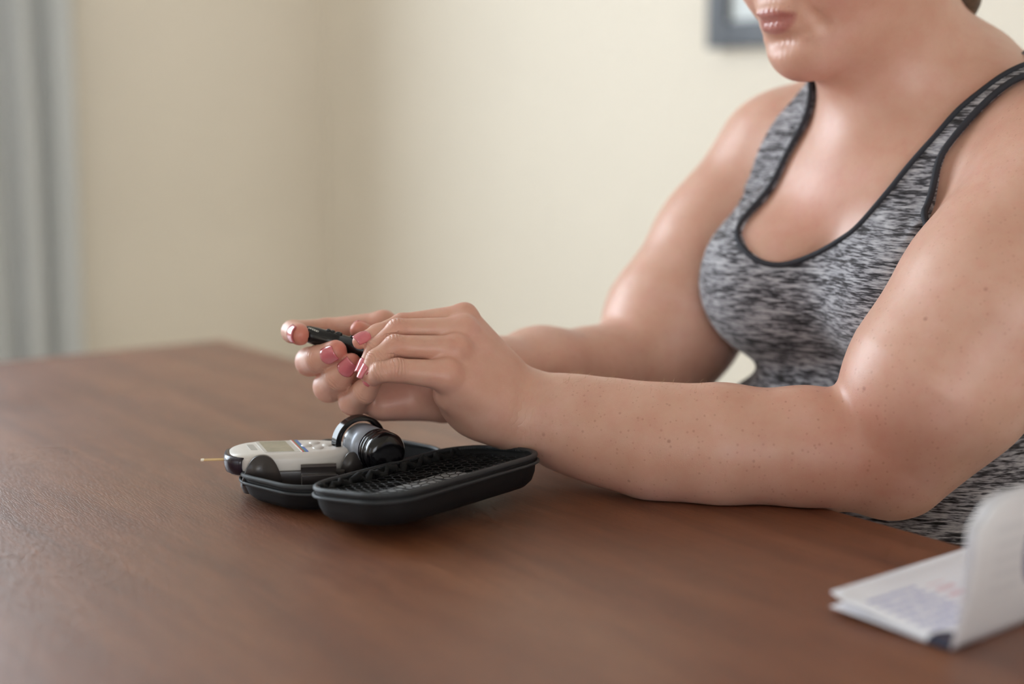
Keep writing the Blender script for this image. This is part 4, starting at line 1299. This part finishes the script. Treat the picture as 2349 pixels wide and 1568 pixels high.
# --- lancing pen in the fingers
pen = empty('lancing_pen', tuple((PEN_A + PEN_B) / 2))
tag(pen, 'glossy black lancing pen held between both hands', 'lancing pen')
PX = nrm(PEN_B - PEN_A); PYv = nrm(np.cross(ZA, PX)); PZv = np.cross(PX, PYv)
MP = basis(PX, PYv, PZv, PEN_A)
PL = float(np.linalg.norm(PEN_B - PEN_A)); R_ = PEN_R
v, f = lathe([(-0.0052, R_ * 0.50), (-0.0046, R_ * 0.70), (-0.0028, R_ * 0.86), (0.0, R_ * 0.95), (0.006, R_), (0.0250, R_ * 1.02), (0.0253, R_ * 0.985), (0.0259, R_ * 0.985), (0.0262, R_ * 1.02), (PL * 0.7, R_ * 1.02), (PL - 0.004, R_ * 0.92), (PL, R_ * 0.7), (PL + 0.003, R_ * 0.4)])
add('pen_barrel', v, f, M_blk, MP, pen)
for i, x in enumerate((0.0150, 0.0185, 0.0235, 0.0335)):
    r = 0.0017 if i < 3 else 0.0012
    rings = [[(x + a * r * math.cos(t) * (1.5 if i == 2 else 1), a * r * math.sin(t), z) for t in [2 * math.pi * k / 16 for k in range(16)]] for a, z in ((1.1, R_ * 0.9), (1.0, R_ + 0.0007), (0.75, R_ + 0.0012), (0.3, R_ + 0.0014))]
    loftM('pen_button', rings, M_blk, MP, pen)
# small pale lettering on the nose cap
M_ink = plain('pen_ink_grey', srgb(196, 196, 188), 0.5, 0.03)
lv_, lf_ = [], []
for i in range(5):
    t0, x0 = math.radians(118 - 2 * i), 0.0002 + i * 0.0031
    for (xa, xb, ta, tb) in ((0, 0.0008, 0, 12), (0.0008, 0.0022, 9, 12), (0.0008, 0.0022, 0, 3), (0.0019, 0.0024, 2, 10)):
        b0 = len(lv_)
        for x, t in ((xa, ta), (xb, ta), (xb, tb), (xa, tb)):
            a = t0 + math.radians(t + 22); rr2 = R_ * 1.028
            lv_.append((x0 * 0.55 + x * 0.8, -rr2 * math.sin(a) * 1.0, rr2 * math.cos(a) * -1.0))
        lf_.append((b0, b0 + 1, b0 + 2, b0 + 3))
o = add('pen_lettering', lv_, lf_, M_ink, MP, pen, smooth=False)

# --- folded leaflet in the foreground
A0 = G(2180, 1488, 0.002); A1 = G(1915, 1392, 0.002); A2 = G(2349, 1430, 0.0)
sd = nrm((A2 - A0) * [1, 1, 0]); wd_ = np.array([-sd[1], sd[0], 0.0])
PW = float(np.linalg.norm((A1 - A0)[:2]))
leaf = empty('leaflet', tuple(A0 * [1, 1, 0] + ZA * TZ))
tag(leaf, 'white printed leaflet half folded open at the right front of the table', 'leaflet')
def paper(name, kind):
    m = N(name); tc = m.n('ShaderNodeUVMap'); sep = m.n('ShaderNodeSeparateXYZ'); m.l(tc.outputs[0], sep.inputs[0])
    x, y = sep.outputs[0], sep.outputs[1]
    col = (0.80, 0.81, 0.85)
    base = m.ramp(m.noise(3, 2, 0.5, tc.outputs[0]), [(0.3, srgb(232, 232, 240)), (0.7, srgb(240, 240, 246))]).outputs[0]
    def box(x0, x1, y0, y1, soft=0.004):
        def step(v, e, s): return m.math('MULTIPLY_ADD', m.math('SUBTRACT', v, e), s / soft, 0.5, clamp=True)
        a = m.math('MULTIPLY', step(x, x0, 1), step(x, x1, -1)); b = m.math('MULTIPLY', step(y, y0, 1), step(y, y1, -1))
        return m.math('MULTIPLY', a, b)
    def disc(cx, cy, rx, ry):
        dx = m.math('DIVIDE', m.math('SUBTRACT', x, cx), rx); dy = m.math('DIVIDE', m.math('SUBTRACT', y, cy), ry)
        r2 = m.math('ADD', m.math('MULTIPLY', dx, dx), m.math('MULTIPLY', dy, dy))
        return m.math('LESS_THAN', r2, 1.0)
    def lines(x0, x1, y0, y1, fr):
        return m.math('MULTIPLY', box(x0, x1, y0, y1), m.math('GREATER_THAN', m.math('SINE', m.math('MULTIPLY', y, fr)), 0.1))
    if kind == 'flat':
        words = m.math('GREATER_THAN', m.noise(1.0, 2, 0.5, m.coord('UV', (90, 12, 1))), 0.42)
        base = m.mix(m.math('MULTIPLY', m.math('MULTIPLY', lines(0.06, 0.30, 0.25, 0.80, 75), words), 0.7), base, srgb(120, 130, 190))
        base = m.mix(m.math('MULTIPLY', lines(0.33, 0.42, 0.30, 0.75, 60), 0.5), base, srgb(220, 150, 160))
        base = m.mix(disc(0.055, 0.06, 0.085, 0.16), base, srgb(40, 44, 66))
    else:
        base = m.mix(disc(0.37, 0.56, 0.10, 0.30), base, srgb(120, 116, 150))
        base = m.mix(disc(0.38, 0.58, 0.06, 0.20), base, srgb(214, 70, 66))
        base = m.mix(m.math('MULTIPLY', lines(0.12, 0.26, 0.25, 0.80, 60), 0.12), base, srgb(110, 116, 140))
    m.set(Base_Color=base, Roughness=0.55)
    return m.m
def sheet(name, fn, nu, nv, mat, thick=0.00025):
    vs = [fn(i / nu, j / nv) for j in range(nv + 1) for i in range(nu + 1)]
    w = nu + 1
    fs = [(j * w + i, j * w + i + 1, (j + 1) * w + i + 1, (j + 1) * w + i) for j in range(nv) for i in range(nu)]
    o = mesh_obj(name, vs, fs, mat)
    uv = o.data.uv_layers.new(name='UVMap')
    for lp in o.data.loops:
        k = lp.vertex_index; uv.data[lp.index].uv = ((k % w) / nu, (k // w) / nv)
    md = o.modifiers.new('t', 'SOLIDIFY'); md.thickness = thick; md.offset = 0
    part(o, leaf); return o
SL = 0.19                                             # length along the fold
M_pf, M_pu = paper('leaflet_print_inner', 'flat'), paper('leaflet_print_front', 'up')
def flat_page(lift, curl, gap):
    def fn(u, v):
        z = 0.0012 + lift * v ** 1.3 + gap * math.sin(math.pi * v) + curl * max(0, v - 0.85) ** 2 * 30
        return A0 * [1, 1, 0] + sd * SL * u + wd_ * PW * v + ZA * (TZ + z)
    return fn
sheet('page', flat_page(0.0022, 0.0, 0.0006), 20, 16, M_pf)
sheet('page', flat_page(0.0085, 0.004, 0.0012), 20, 16, M_pf)
BH = 0.083
def up_page(off):
    def fn(u, v):
        # rises from the fold, leaning back a little and curling at its free corner
        a = math.radians(86 - 26 * v)
        lean = wd_ * (-0.020 * v + 0.016 * v ** 2.0) + wd_ * off * v
        corner = max(0, v - 0.66) / 0.34 * max(0, 0.22 - u) / 0.22
        z = BH * (v - 0.05 * v * v) - 0.012 * corner ** 2
        return A0 * [1, 1, 0] + sd * (SL * u + 0.010 * v * (1 - u) + 0.020 * corner ** 2) + lean + wd_ * 0.006 * corner + ZA * (TZ + 0.0015 + z)
    return fn
sheet('page', up_page(0.0), 20, 20, M_pu)
sheet('page', up_page(0.006), 20, 20, M_pu)
# added pale sheet that stands in for bright glints seen through the net
v, f = loft([[(x, y, 0.0120) for x, y in rrect(0.016, 0.118, 0.026, 0.080, 0.003, 4)], [(x, y, 0.0128) for x, y in rrect(0.016, 0.118, 0.026, 0.080, 0.003, 4)]])
add('glint_sheet', v, f, plain('pale_glint', srgb(206, 212, 218), 0.35, 0.04, 60), ML, case, smooth=False)
